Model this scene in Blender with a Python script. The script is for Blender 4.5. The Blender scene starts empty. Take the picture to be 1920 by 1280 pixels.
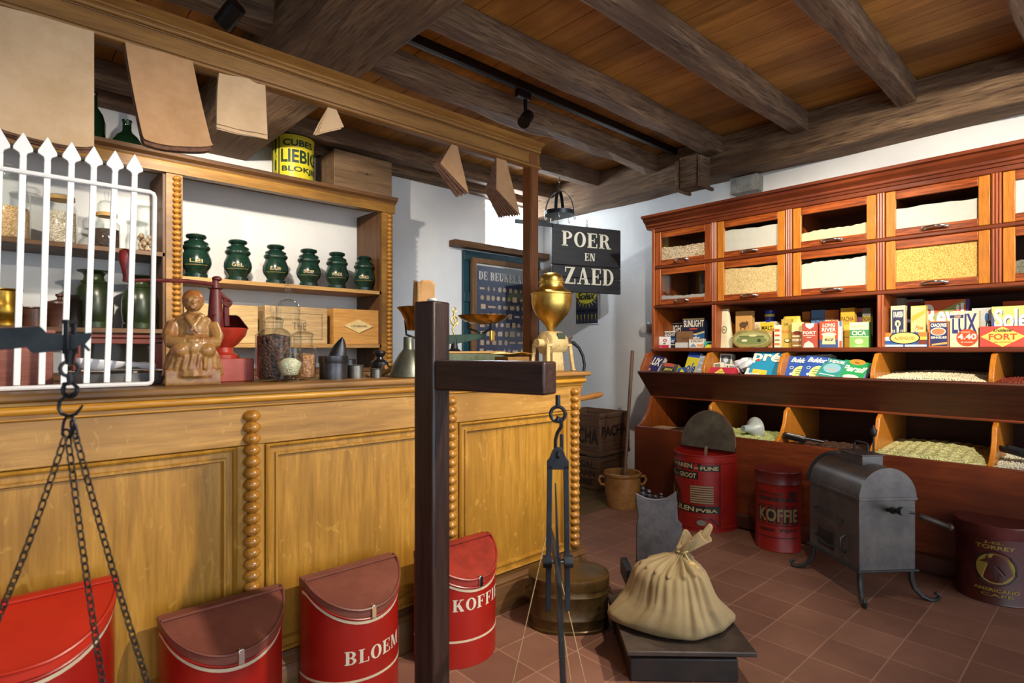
import bpy, bmesh, math, random
from mathutils import Vector, Matrix, Euler
random.seed(7)
S = bpy.context.scene
COL = S.collection
PI = math.pi
# ---------------------------------------------------------------- camera, world, exposure
H = 1.2; F = 1071.0; YAW = math.radians(47.5)
cam = bpy.data.cameras.new('camera'); cam_o = bpy.data.objects.new('camera', cam); COL.objects.link(cam_o)
cam.sensor_width = 36; cam.lens = 36*F/1920; cam.shift_y = 15/1920
cam_o.location = (0, 0, H); cam_o.rotation_euler = (PI/2, 0, YAW - PI/2)
cam.clip_start = .02
cam.dof.use_dof = True; cam.dof.focus_distance = 3.4; cam.dof.aperture_fstop = 5.0
S.camera = cam_o
S.view_settings.view_transform = 'Standard'; S.view_settings.look = 'None'
S.view_settings.exposure = 0.55; S.view_settings.gamma = 1.0; S.view_settings.use_curve_mapping = False
w = bpy.data.worlds.new('world'); S.world = w; w.use_nodes = True
bgn = w.node_tree.nodes['Background']; bgn.inputs[0].default_value = (.84, .92, 1.0, 1); bgn.inputs[1].default_value = 2.1

def spot_light(name, loc, target, power, color=(1, .88, .72), size=70, blend=.5, radius=.035):
    l = bpy.data.lights.new(name, 'SPOT'); l.energy = power; l.color = color
    l.spot_size = math.radians(size); l.spot_blend = blend; l.shadow_soft_size = radius
    o = bpy.data.objects.new(name, l); COL.objects.link(o); o.location = loc
    o.rotation_euler = (Vector(target) - Vector(loc)).to_track_quat('-Z', 'Y').to_euler()
    return o
# spots: two lamps in view, others unseen overhead; floor and corner fills are added
spot_light('spot_beam_shelves', (.78, 2.66, 2.50), (1.55, 4.2, 1.65), 140, size=86, blend=.6)
spot_light('spot_beam_shelves_left', (-.6, 2.7, 2.6), (.3, 4.2, 1.5), 80, size=80, blend=.6)
spot_light('spot_beam_counter', (2.44, 2.52, 2.50), (1.2, 2.2, 1.1), 50, size=80, blend=.6)
spot_light('spot_beam_counter_front', (1.9, -.55, 2.70), (.95, 1.95, .75), 280, size=62, blend=.6)
spot_light('spot_beam_cabinet', (1.6, -.75, 2.66), (4.05, .6, 1.7), 470, size=50, blend=.7)
spot_light('spot_beam_cabinet_far', (1.6, .75, 2.66), (4.1, 1.7, 1.45), 230, size=50, blend=.8)
spot_light('added_fill_floor', (1.9, .55, 2.70), (2.35, 1.9, 0), 100, size=64, blend=.8)  # unseen fill added to brighten the tiles and the sack
spot_light('added_fill_corner', (3.1, 1.4, 2.70), (3.9, 4.0, 1.3), 110, color=(.9, .95, 1), size=60, blend=.8)  # cool fill added to brighten the right wall near the corner

al = bpy.data.lights.new('window_daylight', 'AREA'); al.shape = 'RECTANGLE'; al.size = .5; al.size_y = .42; al.energy = 45; al.color = (.85, .93, 1)
ao = bpy.data.objects.new('window_daylight', al); COL.objects.link(ao); ao.location = (3.93, 4.68, 2.48); ao.rotation_euler = (-PI/2-.3, 0, 0)

# ---------------------------------------------------------------- picture measurements -> places in the room
def ray(u, v):
    s = (u-960)/F
    c, n = math.cos(YAW), math.sin(YAW)
    return Vector((c + n*s, n - c*s, (655-v)/F))
def Pt(u, v, t): return Vector((0, 0, H)) + ray(u, v)*t
def Px(u, v, x): r = ray(u, v); return Pt(u, v, x/r.x)
def Py(u, v, y): r = ray(u, v); return Pt(u, v, y/r.y)
def Pz(u, v, z): r = ray(u, v); return Pt(u, v, (z-H)/r.z)

# ---------------------------------------------------------------- materials
def lin(c):
    if isinstance(c, str):
        c = c.lstrip('#'); c = [int(c[i:i+2], 16)/255 for i in (0, 2, 4)]
        c = [x/12.92 if x <= .04045 else ((x+.055)/1.055)**2.4 for x in c]
    return (c[0], c[1], c[2], 1)
_M = {}
def base(name, rough=.5, metal=0, spec=.5):
    m = bpy.data.materials.new(name); m.use_nodes = True
    nt = m.node_tree; b = nt.nodes['Principled BSDF']
    b.inputs['Roughness'].default_value = rough; b.inputs['Metallic'].default_value = metal
    b.inputs['Specular IOR Level'].default_value = spec
    return m, nt, b
def nd(nt, t, **kw):
    n = nt.nodes.new(t)
    for k, v in kw.items():
        if k.startswith('_'): setattr(n, k[1:], v)
        else: n.inputs[k.replace('#', ' ')].default_value = v
    return n
def mapping(nt, scale=(1, 1, 1)):
    tc = nt.nodes.new('ShaderNodeTexCoord'); mp = nt.nodes.new('ShaderNodeMapping')
    mp.inputs['Scale'].default_value = scale; nt.links.new(tc.outputs['Object'], mp.inputs['Vector']); return mp
def ramp(nt, src, stops):
    r = nt.nodes.new('ShaderNodeValToRGB'); e = r.color_ramp.elements
    while len(e) < len(stops): e.new(.5)
    for i, (p, c) in enumerate(stops): e[i].position = p; e[i].color = lin(c)
    nt.links.new(src, r.inputs[0]); return r
def bump(nt, b, src, strength=.2, dist=.01):
    bp = nt.nodes.new('ShaderNodeBump'); bp.inputs['Strength'].default_value = strength; bp.inputs['Distance'].default_value = dist
    nt.links.new(src, bp.inputs['Height']); nt.links.new(bp.outputs[0], b.inputs['Normal'])
def mixc(nt, a, b_, fac, mode='MIX'):
    m = nt.nodes.new('ShaderNodeMix'); m.data_type = 'RGBA'; m.blend_type = mode
    for sock, val in ((m.inputs[0], fac), (m.inputs[6], a), (m.inputs[7], b_)):
        if hasattr(val, 'is_output'): nt.links.new(val, sock)
        else: sock.default_value = val
    return m.outputs[2]
def paint(c, rough=.5, metal=0, noise=.12, scale=8, bmp=.05, spec=.5):
    """plain coloured surface with gentle unevenness"""
    key = ('paint', str(c), rough, metal, noise, scale, bmp)
    if key in _M: return _M[key]
    m, nt, b = base('paint_%d' % len(_M), rough, metal, spec)
    n = nd(nt, 'ShaderNodeTexNoise', Scale=scale, Detail=5.0, Roughness=.6); nt.links.new(mapping(nt).outputs[0], n.inputs['Vector'])
    c = lin(c); dk = tuple(x*(1-noise*1.6) for x in c[:3]); lt = tuple(min(1, x*(1+noise)) for x in c[:3])
    r = ramp(nt, n.outputs[0], [(.3, dk), (.7, lt)]); nt.links.new(r.outputs[0], b.inputs['Base Color'])
    if bmp: bump(nt, b, n.outputs[0], bmp, .004)
    _M[key] = m; return m
def worn(c, c2, amount=.5, scale=9, rough=.45, metal=0, c3=None):
    """paint with blotchy wear of a second colour"""
    key = ('worn', str(c), str(c2), amount, scale, rough, metal)
    if key in _M: return _M[key]
    m, nt, b = base('worn_%d' % len(_M), rough, metal)
    n = nd(nt, 'ShaderNodeTexNoise', Scale=scale, Detail=9.0, Roughness=.72); nt.links.new(mapping(nt).outputs[0], n.inputs['Vector'])
    r = ramp(nt, n.outputs[0], [(amount-.08, c), (amount+.12, c2)]); nt.links.new(r.outputs[0], b.inputs['Base Color'])
    bump(nt, b, n.outputs[0], .15, .004)
    _M[key] = m; return m
def wood(name, c1, c2, axis='x', scale=1.0, rough=.5, bmp=.15, c3=None, contrast=.18, spec=.4, board=0, board_axis='y', flecks=None, cracks=False):
    if name in _M: return _M[name]
    m, nt, b = base(name, rough, 0, spec)
    sc = {'x': (1.2, 16, 16), 'y': (16, 1.2, 16), 'z': (16, 16, 1.2)}[axis]
    mp = mapping(nt, tuple(q*scale for q in sc))
    n = nd(nt, 'ShaderNodeTexNoise', Scale=1.6, Detail=7.0, Roughness=.62, Distortion=.5); nt.links.new(mp.outputs[0], n.inputs['Vector'])
    mp2 = mapping(nt, tuple(q*scale*3.2 for q in sc))
    n2 = nd(nt, 'ShaderNodeTexNoise', Scale=2.5, Detail=4.0); nt.links.new(mp2.outputs[0], n2.inputs['Vector'])
    col = ramp(nt, n.outputs[0], [(.5-contrast, c1), (.5+contrast, c2)]).outputs[0]
    fine = ramp(nt, n2.outputs[0], [(.35, (.72, .68, .64)), (.6, (1, 1, 1))] if not cracks else [(.36, (.16, .13, .11)), (.44, (.7, .66, .62)), (.62, (1.08, 1.06, 1.02))])
    col = mixc(nt, col, fine.outputs[0], .7, 'MULTIPLY')
    n3 = nd(nt, 'ShaderNodeTexNoise', Scale=1.8, Detail=3.0); nt.links.new(mapping(nt).outputs[0], n3.inputs['Vector'])
    if c3 is not None:
        r3 = ramp(nt, n3.outputs[0], [(.45, (0, 0, 0)), (.68, (1, 1, 1))]); col = mixc(nt, col, lin(c3), r3.outputs[0])
    if flecks is not None:
        mp4 = mapping(nt, (12, 12, 7)); v = nd(nt, 'ShaderNodeTexNoise', Scale=2.2, Detail=3.0, Distortion=1.6); nt.links.new(mp4.outputs[0], v.inputs['Vector'])
        r4 = ramp(nt, v.outputs[0], [(.62, (0, 0, 0)), (.70, (.30, .30, .30))]); col = mixc(nt, col, lin(flecks), r4.outputs[0])
    if board:
        tc = nt.nodes.new('ShaderNodeTexCoord'); sp = nt.nodes.new('ShaderNodeSeparateXYZ'); nt.links.new(tc.outputs['Object'], sp.inputs[0])
        d = nd(nt, 'ShaderNodeMath', _operation='DIVIDE'); d.inputs[1].default_value = board; nt.links.new(sp.outputs['XYZ'.index(board_axis.upper())], d.inputs[0])
        fl = nd(nt, 'ShaderNodeMath', _operation='FLOOR'); nt.links.new(d.outputs[0], fl.inputs[0])
        wn = nt.nodes.new('ShaderNodeTexWhiteNoise'); wn.noise_dimensions = '1D'; nt.links.new(fl.outputs[0], wn.inputs['W'])
        rb = ramp(nt, wn.outputs[0], [(0, (.55, .50, .46)), (1, (1.0, 1.0, 1.0))]); col = mixc(nt, col, rb.outputs[0], .9, 'MULTIPLY')
    nt.links.new(col, b.inputs['Base Color'])
    if bmp: bump(nt, b, n.outputs[0], bmp, .01)
    _M[name] = m; return m
def glassy(name, tint=(1, 1, 1), refl=.12, rough=.03):
    if name in _M: return _M[name]
    m = bpy.data.materials.new(name); m.use_nodes = True; nt = m.node_tree; nt.nodes.clear()
    o = nt.nodes.new('ShaderNodeOutputMaterial'); tr = nt.nodes.new('ShaderNodeBsdfTransparent'); gl = nt.nodes.new('ShaderNodeBsdfGlossy')
    tr.inputs[0].default_value = (*tint, 1); gl.inputs['Roughness'].default_value = rough
    fr = nt.nodes.new('ShaderNodeLayerWeight'); fr.inputs[0].default_value = .5
    ad = nd(nt, 'ShaderNodeMath', _operation='MULTIPLY_ADD'); ad.inputs[1].default_value = .75; ad.inputs[2].default_value = refl*.3
    nt.links.new(fr.outputs['Facing'], ad.inputs[0])
    pw = nd(nt, 'ShaderNodeMath', _operation='POWER'); pw.inputs[1].default_value = 1.6; nt.links.new(ad.outputs[0], pw.inputs[0])
    mx = nt.nodes.new('ShaderNodeMixShader'); nt.links.new(pw.outputs[0], mx.inputs[0]); nt.links.new(tr.outputs[0], mx.inputs[1]); nt.links.new(gl.outputs[0], mx.inputs[2])
    nt.links.new(mx.outputs[0], o.inputs[0]); _M[name] = m; return m
def grains(name, c1, c2, size=120, bmp=.8, c3=None, rough=.6):
    if name in _M: return _M[name]
    m, nt, b = base(name, rough)
    v = nd(nt, 'ShaderNodeTexVoronoi', Scale=float(size)); nt.links.new(mapping(nt).outputs[0], v.inputs['Vector'])
    sp = nt.nodes.new('ShaderNodeSeparateColor'); nt.links.new(v.outputs['Color'], sp.inputs[0])
    col = ramp(nt, sp.outputs[0], [(.1, c1), (.9, c2)]).outputs[0]
    nt.links.new(col, b.inputs['Base Color'])
    iv = nd(nt, 'ShaderNodeMath', _operation='SUBTRACT'); iv.inputs[0].default_value = 1; nt.links.new(v.outputs['Distance'], iv.inputs[1])
    bump(nt, b, iv.outputs[0], bmp, .6/size)
    _M[name] = m; return m

WHITE = paint('#dcdcda', .9, noise=.03, scale=3, bmp=.25)
def _plaster():
    m, nt, b = base('whitewashed_plaster', .92, 0, .2)
    n = nd(nt, 'ShaderNodeTexNoise', Scale=2.2, Detail=6.0, Roughness=.55); nt.links.new(mapping(nt).outputs[0], n.inputs['Vector'])
    r = ramp(nt, n.outputs[0], [(.3, '#cfd2d4'), (.7, '#dfdfdd')]); nt.links.new(r.outputs[0], b.inputs['Base Color'])
    bump(nt, b, n.outputs[0], .5, .03); return m
PLASTER = _plaster()
def _tiles():
    m, nt, b = base('terracotta_tiles', .55, 0, .35)
    mp = mapping(nt); br = nt.nodes.new('ShaderNodeTexBrick'); nt.links.new(mp.outputs[0], br.inputs['Vector'])
    br.offset = 0; br.squash = 1
    for k, v in (('Scale', 1), ('Mortar Size', .0035), ('Mortar Smooth', .3), ('Bias', 0), ('Brick Width', .215), ('Row Height', .215)): br.inputs[k].default_value = v
    br.inputs['Color1'].default_value = lin('#86604f'); br.inputs['Color2'].default_value = lin('#745142'); br.inputs['Mortar'].default_value = lin('#97745f')
    n = nd(nt, 'ShaderNodeTexNoise', Scale=3.0, Detail=8.0, Roughness=.65); nt.links.new(mp.outputs[0], n.inputs['Vector'])
    r = ramp(nt, n.outputs[0], [(.3, (.72, .68, .66)), (.7, (1.08, 1.05, 1.03))])
    nt.links.new(mixc(nt, br.outputs['Color'], r.outputs[0], 1.0, 'MULTIPLY'), b.inputs['Base Color'])
    h = nd(nt, 'ShaderNodeMath', _operation='SUBTRACT'); nt.links.new(n.outputs[0], h.inputs[0]); nt.links.new(br.outputs['Fac'], h.inputs[1])
    bump(nt, b, h.outputs[0], .35, .006); return m
TILES = _tiles()
BEAMX = wood('old_beam_x', '#4c382a', '#92765c', 'x', .8, .85, .6, contrast=.2, c3='#5d4534', cracks=True)
BEAMY = wood('old_beam_y', '#4c382a', '#967a5c', 'y', .8, .85, .6, contrast=.2, c3='#614935', cracks=True)
CEILW = wood('ceiling_boards', '#a8712f', '#d69c4c', 'y', .7, .6, .1, c3='#9a6630', board=.21, board_axis='x', contrast=.25)
FLOORW = wood('old_floorboards', '#4a3920', '#6b5430', 'x', 1, .7, .2)
OAK = wood('golden_oak', '#946a2c', '#bd8f48', 'x', 1, .38, .12, c3='#8a6228', flecks='#c9a25a')
OAKV = wood('golden_oak_upright', '#93681e', '#b98835', 'z', 1, .34, .12, c3='#845c1c', flecks='#cba04a')
OAKTOP = wood('worn_counter_top', '#6d4a22', '#a87a3f', 'x', .8, .5, .25, c3='#4d3418')
SHOAK = wood('shelf_oak', '#7c5724', '#a47a3a', 'x', 1, .42, .12, c3='#5e4220')
OAKD = wood('dark_oak', '#4a3018', '#6f4c28', 'x', 1, .5, .12)
OAKDV = wood('dark_oak_upright', '#452c17', '#6a4725', 'z', 1, .5, .12)
TURN = wood('turned_oak', '#8a5c1e', '#b98233', 'z', 2, .25, .05, spec=.6)
FASC = wood('fascia_oak', '#7c5427', '#9c7038', 'x', 1.2, .42, .08)
PINE = wood('shelf_pine', '#9c7440', '#c49a5c', 'x', 1.2, .5, .1)
RED = wood('red_pine', '#5a2510', '#7d3a1a', 'y', 1.1, .36, .12, c3='#4e1f0e', spec=.5)
REDV = wood('red_pine_upright', '#7c3512', '#a4541f', 'z', 1.1, .36, .12, spec=.5)
ORNG = wood('orange_pine_rail', '#6e2e10', '#a4521c', 'y', 2.2, .34, .15, contrast=.1, spec=.5)
LITREDV = wood('lit_red_pine_stile', '#a9631b', '#c37d2a', 'z', 1.6, .34, .1, spec=.5)  # red pine with golden lamplight put into the colour, for stiles and dividers
REDD = wood('dark_red_pine', '#38160b', '#522412', 'y', 1.1, .5, .1)
CRATE = wood('crate_boards', '#4b3120', '#76543a', 'y', 1.4, .75, .3)
CRATEB = wood('crate_boards_x', '#4b3120', '#76543a', 'x', 1.4, .75, .3)
DPOST = wood('black_brown_post', '#1d1210', '#3a2620', 'z', 2, .38, .25, spec=.5)
BRASS = worn('#dcbb62', '#b28f48', .55, 9, .34, 1)
BRASSD = worn('#8a6426', '#4f3a1c', .5, 9, .4, 1)
IRON = worn('#23262b', '#34383d', .55, 14, .5, .6)
IRONB = worn('#191c21', '#2d3238', .55, 14, .42, .5)
BLACK = paint('#08080a', .35)
GLASS = glassy('clear_glass')
TIN = worn('#6f6d66', '#8d897e', .5, 10, .35, .9)
TIND = worn('#45454a', '#5d5c5c', .5, 10, .33, .9)
CHROME = paint('#dcdcdc', .12, 1, noise=.02)
PAPER = worn('#b98f66', '#a87e55', .5, 5, .8)
PAPERL = worn('#c7a884', '#bb9a73', .5, 4, .8)
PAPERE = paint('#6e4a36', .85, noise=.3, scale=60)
# ---------------------------------------------------------------- mesh helpers
class MB:
    def __init__(s): s.v = []; s.f = []; s.m = []
    def add(s, vs, fs, m=0, M=None):
        o = len(s.v)
        for p in vs:
            p = Vector(p)
            s.v.append(M @ p if M is not None else p)
        for f in fs: s.f.append([o+i for i in f]); s.m.append(m)
        return s
    def box(s, x0, y0, z0, x1, y1, z1, m=0, M=None):
        vs = [(x, y, z) for z in (z0, z1) for y in (y0, y1) for x in (x0, x1)]
        return s.add(vs, [(0, 2, 3, 1), (4, 5, 7, 6), (0, 1, 5, 4), (1, 3, 7, 5), (3, 2, 6, 7), (2, 0, 4, 6)], m, M)
    def bar(s, p0, p1, w, h, m=0, up=(0, 0, 1), w1=None, h1=None):
        p0 = Vector(p0); p1 = Vector(p1); d = (p1-p0).normalized(); r = d.cross(Vector(up))
        if r.length < 1e-4: r = Vector((1, 0, 0))
        r.normalize(); q = r.cross(d); w1 = w if w1 is None else w1; h1 = h if h1 is None else h1
        vs = [p + r*a*ww/2 + q*b*hh/2 for p, ww, hh in ((p0, w, h), (p1, w1, h1)) for a, b in ((-1, -1), (1, -1), (1, 1), (-1, 1))]
        return s.add(vs, [(3, 2, 1, 0), (4, 5, 6, 7), (0, 1, 5, 4), (1, 2, 6, 5), (2, 3, 7, 6), (3, 0, 4, 7)], m)
    def cyl(s, p0, p1, r0, r1=None, n=16, m=0):
        r1 = r0 if r1 is None else r1; return s.tube([p0, p1], [r0, r1], n, m)
    def tube(s, pts, r, n=8, m=0, closed=False):
        pts = [Vector(p) for p in pts]; k = len(pts)
        if not hasattr(r, '__len__'): r = [r]*k
        vs = []; ref = None
        for i, p in enumerate(pts):
            a = pts[(i-1) % k] if (closed or i > 0) else p; b = pts[(i+1) % k] if (closed or i < k-1) else p
            d = (b-a).normalized()
            if ref is None: ref = Vector((0, 0, 1)) if abs(d.z) < .9 else Vector((1, 0, 0))
            x = ref - d*ref.dot(d)
            if x.length < 1e-5: x = d.orthogonal()
            x.normalize(); y = d.cross(x); ref = x
            vs += [p + (x*math.cos(2*PI*j/n) + y*math.sin(2*PI*j/n))*r[i] for j in range(n)]
        fs = []
        for i in range(k if closed else k-1):
            i2 = (i+1) % k
            fs += [(i*n+j, i*n+(j+1) % n, i2*n+(j+1) % n, i2*n+j) for j in range(n)]
        if not closed: fs += [tuple(range(n))[::-1], tuple((k-1)*n+j for j in range(n))]
        return s.add(vs, fs, m)
    def lathe(s, prof, c=(0, 0, 0), n=28, m=0, M=None, a0=0, a1=2*PI):
        full = abs(a1-a0-2*PI) < 1e-6; k = n if full else n+1; vs = []
        for r, z in prof:
            vs += [(c[0]+r*math.cos(a0+(a1-a0)*j/n), c[1]+r*math.sin(a0+(a1-a0)*j/n), c[2]+z) for j in range(k)]
        fs = []
        for i in range(len(prof)-1):
            for j in range(n): fs.append((i*k+j, i*k+(j+1) % k, (i+1)*k+(j+1) % k, (i+1)*k+j))
        if full:
            if prof[0][0] > 1e-4: fs.append(tuple(range(k))[::-1])
            if prof[-1][0] > 1e-4: fs.append(tuple((len(prof)-1)*k+j for j in range(k)))
        return s.add(vs, fs, m, M)
    def prism(s, poly, a, b, m=0, axis='z', M=None):
        """polygon in the plane across `axis`, extruded from a to b; poly is (x,y) / (x,z) for y / (y,z) for x"""
        def mk(p, q): return {'z': (p[0], p[1], q), 'y': (p[0], q, p[1]), 'x': (q, p[0], p[1])}[axis]
        n = len(poly); vs = [mk(p, a) for p in poly] + [mk(p, b) for p in poly]
        fs = [tuple(range(n))[::-1], tuple(range(n, 2*n))] + [(i, (i+1) % n, n+(i+1) % n, n+i) for i in range(n)]
        return s.add(vs, fs, m, M)
    def sphere(s, c, r, sc=(1, 1, 1), n=16, m=0):
        k = n//2; vs = []
        for i in range(k+1):
            a = PI*i/k - PI/2
            vs += [(c[0]+r*sc[0]*math.cos(a)*math.cos(2*PI*j/n), c[1]+r*sc[1]*math.cos(a)*math.sin(2*PI*j/n), c[2]+r*sc[2]*math.sin(a)) for j in range(n)]
        return s.add(vs, [(i*n+j, i*n+(j+1) % n, (i+1)*n+(j+1) % n, (i+1)*n+j) for i in range(k) for j in range(n)], m)
    def ring(s, c, R, r, nrm=(0, 0, 1), n=24, m=0, a0=0, a1=2*PI, sc=1):
        nrm = Vector(nrm).normalized(); x = nrm.orthogonal().normalized()
        if abs(nrm.z) < .95: x = Vector((0, 0, 1)).cross(nrm).normalized()
        y = nrm.cross(x); full = abs(a1-a0-2*PI) < 1e-6; k = n if full else n+1
        return s.tube([Vector(c) + x*R*math.cos(a0+(a1-a0)*i/n) + y*R*sc*math.sin(a0+(a1-a0)*i/n) for i in range(k)], r, 8, m, closed=full)
    def grid(s, fn, nu, nv, m=0, wrap=False):
        k = nu if wrap else nu+1
        vs = [fn(i/nu, j/nv) for j in range(nv+1) for i in range(k)]
        return s.add(vs, [(j*k+i, j*k+(i+1) % k, (j+1)*k+(i+1) % k, (j+1)*k+i) for j in range(nv) for i in range(nu)], m)
    def build(s, name, mats, parent=None, bevel=0, smooth=38, world=False, recalc=True):
        me = bpy.data.meshes.new(name)
        off = wloc(parent) if (world and parent) else Vector()
        me.from_pydata([tuple(v-off) for v in s.v], [], s.f)
        mats = mats if isinstance(mats, (list, tuple)) else [mats]
        for q in mats: me.materials.append(q)
        me.polygons.foreach_set('material_index', s.m)
        bm = bmesh.new(); bm.from_mesh(me)
        bmesh.ops.remove_doubles(bm, verts=bm.verts, dist=1e-6)
        if recalc: bmesh.ops.recalc_face_normals(bm, faces=bm.faces)
        bm.to_mesh(me); bm.free()
        if smooth:
            me.shade_smooth(); me.set_sharp_from_angle(angle=math.radians(smooth))
        o = bpy.data.objects.new(name, me); COL.objects.link(o)
        if parent: o.parent = parent
        if bevel:
            b = o.modifiers.new('edge', 'BEVEL'); b.width = bevel; b.segments = 2; b.limit_method = 'ANGLE'; b.angle_limit = math.radians(40)
        return o
def wloc(o):
    v = Vector()
    while o is not None: v += o.location; o = o.parent
    return v
def tag(o, label, cat=None, group=None, kind=None):
    if label: o['label'] = label
    if cat: o['category'] = cat
    if group: o['group'] = group
    if kind: o['kind'] = kind
    return o
def thing(name, label, cat, loc=(0, 0, 0), rz=0, group=None):
    o = bpy.data.objects.new(name, None); COL.objects.link(o); o.location = loc; o.rotation_euler = (0, 0, rz)
    o.empty_display_size = .05
    return tag(o, label, cat, group)
def struct(o): o['kind'] = 'structure'; return o
def copy_tree(o, parent=None):
    c = o.copy(); COL.objects.link(c)
    if parent: c.parent = parent
    for ch in list(o.children): copy_tree(ch, c)
    return c
# ---------------------------------------------------------------- lettering
def arc(cx, cy, rx, ry, ix, iy, a0, a1, n=14):
    out = []
    for i in range(n):
        a, b = math.radians(a0+(a1-a0)*i/n), math.radians(a0+(a1-a0)*(i+1)/n)
        out.append([(cx+ix*math.cos(a), cy+iy*math.sin(a)), (cx+rx*math.cos(a), cy+ry*math.sin(a)), (cx+rx*math.cos(b), cy+ry*math.sin(b)), (cx+ix*math.cos(b), cy+iy*math.sin(b))])
    return out
def rc(a, b, c, d): return [(a, b), (c, b), (c, d), (a, d)]
_pb = arc(.34, .735, .38, .265, .16, .19, -90, 90, 8) + [rc(.3, .93, .36, 1), rc(.3, .47, .36, .545)]
_st = rc(.08, 0, .3, 1)
SERIF = {
 'P': (.76, [_st, rc(0, 0, .42, .07), rc(0, .93, .3, 1)] + _pb),
 'O': (.86, arc(.42, .5, .42, .52, .2, .44, 0, 360, 24)),
 'E': (.76, [_st, rc(0, .93, .7, 1), rc(0, 0, .72, .07), rc(.3, .47, .5, .54), rc(.63, .72, .7, 1), rc(.65, 0, .72, .3), rc(.47, .36, .53, .65)]),
 'F': (.74, [_st, rc(0, .93, .7, 1), rc(0, 0, .42, .07), rc(.3, .47, .5, .54), rc(.63, .7, .7, 1), rc(.47, .36, .53, .65)]),
 'R': (.92, [_st, rc(0, 0, .4, .07), rc(0, .93, .3, 1), [(.4, .5), (.6, .5), (.82, .03), (.58, .03)], rc(.56, 0, .9, .07)] + _pb),
 'N': (.88, [rc(.08, 0, .17, 1), rc(.65, 0, .74, 1), [(.08, 1), (.32, 1), (.74, 0), (.52, 0)], rc(0, 0, .26, .07), rc(.55, .93, .84, 1), rc(0, .93, .2, 1)]),
 'Z': (.8, [rc(.02, .93, .74, 1), rc(0, 0, .76, .07), [(.47, .95), (.73, .95), (.27, .05), (0, .05)], rc(.02, .7, .09, 1), rc(.69, 0, .76, .3)]),
 'A': (.96, [[(.36, 1), (.54, 1), (.84, 0), (.6, 0)], [(.38, 1), (.45, .93), (.2, 0), (.12, 0)], rc(.22, .3, .66, .37), rc(0, 0, .3, .07), rc(.5, 0, .94, .07)]),
 'D': (.86, [_st, rc(0, .93, .36, 1), rc(0, 0, .36, .07)] + arc(.36, .5, .46, .5, .24, .43, -90, 90)),
 'B': (.82, [_st, rc(0, 0, .36, .07), rc(0, .93, .3, 1)] + _pb + arc(.34, .27, .42, .27, .2, .2, -90, 90, 8)),
 'L': (.74, [_st, rc(0, .93, .4, 1), rc(0, 0, .7, .07), rc(.63, 0, .7, .34)]),
 'M': (1.12, [rc(.08, 0, .17, 1), rc(.78, 0, .98, 1), [(.08, 1), (.3, 1), (.6, 0), (.46, 0)], [(.78, 1), (.9, 1), (.58, 0), (.5, 0)], rc(0, 0, .26, .07), rc(.7, 0, 1.06, .07), rc(0, .93, .2, 1), rc(.86, .93, 1.06, 1)]),
 'K': (.92, [_st, rc(0, 0, .4, .07), rc(0, .93, .4, 1), [(.62, 1), (.72, 1), (.36, .4), (.28, .42)], [(.36, .52), (.52, .68), (.88, 0), (.6, 0)], rc(.52, .93, .84, 1)]),
 'I': (.42, [_st, rc(0, 0, .38, .07), rc(0, .93, .38, 1)]),
 'U': (.9, [rc(.08, .3, .3, 1), rc(.68, .3, .76, 1), rc(0, .93, .38, 1), rc(.58, .93, .86, 1)] + arc(.42, .32, .34, .32, .12, .25, 180, 360, 10)),
 'H': (.9, [_st, rc(.56, 0, .78, 1), rc(.3, .46, .56, .54), rc(0, 0, .38, .07), rc(0, .93, .38, 1), rc(.48, 0, .86, .07), rc(.48, .93, .86, 1)]),
 'T': (.8, [rc(.28, 0, .5, 1), rc(.18, 0, .6, .07), rc(0, .93, .78, 1), rc(0, .7, .07, 1), rc(.71, .7, .78, 1)]),
 'C': (.84, arc(.42, .5, .42, .52, .2, .44, 45, 315, 18)),
}
_tc = {}
def text_polys(txt, style):
    """2-D polygons of a word, fitted to a 1 x 1 field"""
    key = (txt, style)
    if key in _tc: return _tc[key]
    polys = []
    if style == 'serif':
        x = 0
        for ch in txt:
            if ch == ' ': x += .45; continue
            wd, ps = SERIF[ch]
            polys += [[(x+a, b) for a, b in p] for p in ps]; x += wd + .09
    else:
        cu = bpy.data.curves.new('t', 'FONT'); cu.body = txt; cu.resolution_u = 3
        cu.offset = {'sans': .012, 'bold': .03, 'thin': 0, 'italic': .03}[style]
        if style == 'italic': cu.shear = .35
        o = bpy.data.objects.new('t', cu); COL.objects.link(o)
        dg = bpy.context.evaluated_depsgraph_get(); me = bpy.data.meshes.new_from_object(o.evaluated_get(dg))
        for f in me.polygons: polys.append([tuple(me.vertices[i].co[:2]) for i in f.vertices])
        bpy.data.objects.remove(o); bpy.data.curves.remove(cu); bpy.data.meshes.remove(me)
    if polys:
        xs = [a for p in polys for a, b in p]; ys = [b for p in polys for a, b in p]
        x0, x1, y0, y1 = min(xs), max(xs), min(ys), max(ys)
        polys = [[((a-x0)/(x1-x0), (b-y0)/(y1-y0)) for a, b in p] for p in polys]
    _tc[key] = polys; return polys
def put_text(mb, txt, fn, style='bold', m=0):
    """fn maps the 1 x 1 field to a place"""
    for p in text_polys(txt, style): mb.add([fn(a, b) for a, b in p], [tuple(range(len(p)))], m)
def rect_fn(o, ex, ey): 
    o, ex, ey = Vector(o), Vector(ex), Vector(ey)
    return lambda a, b: o + ex*a + ey*b
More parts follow.
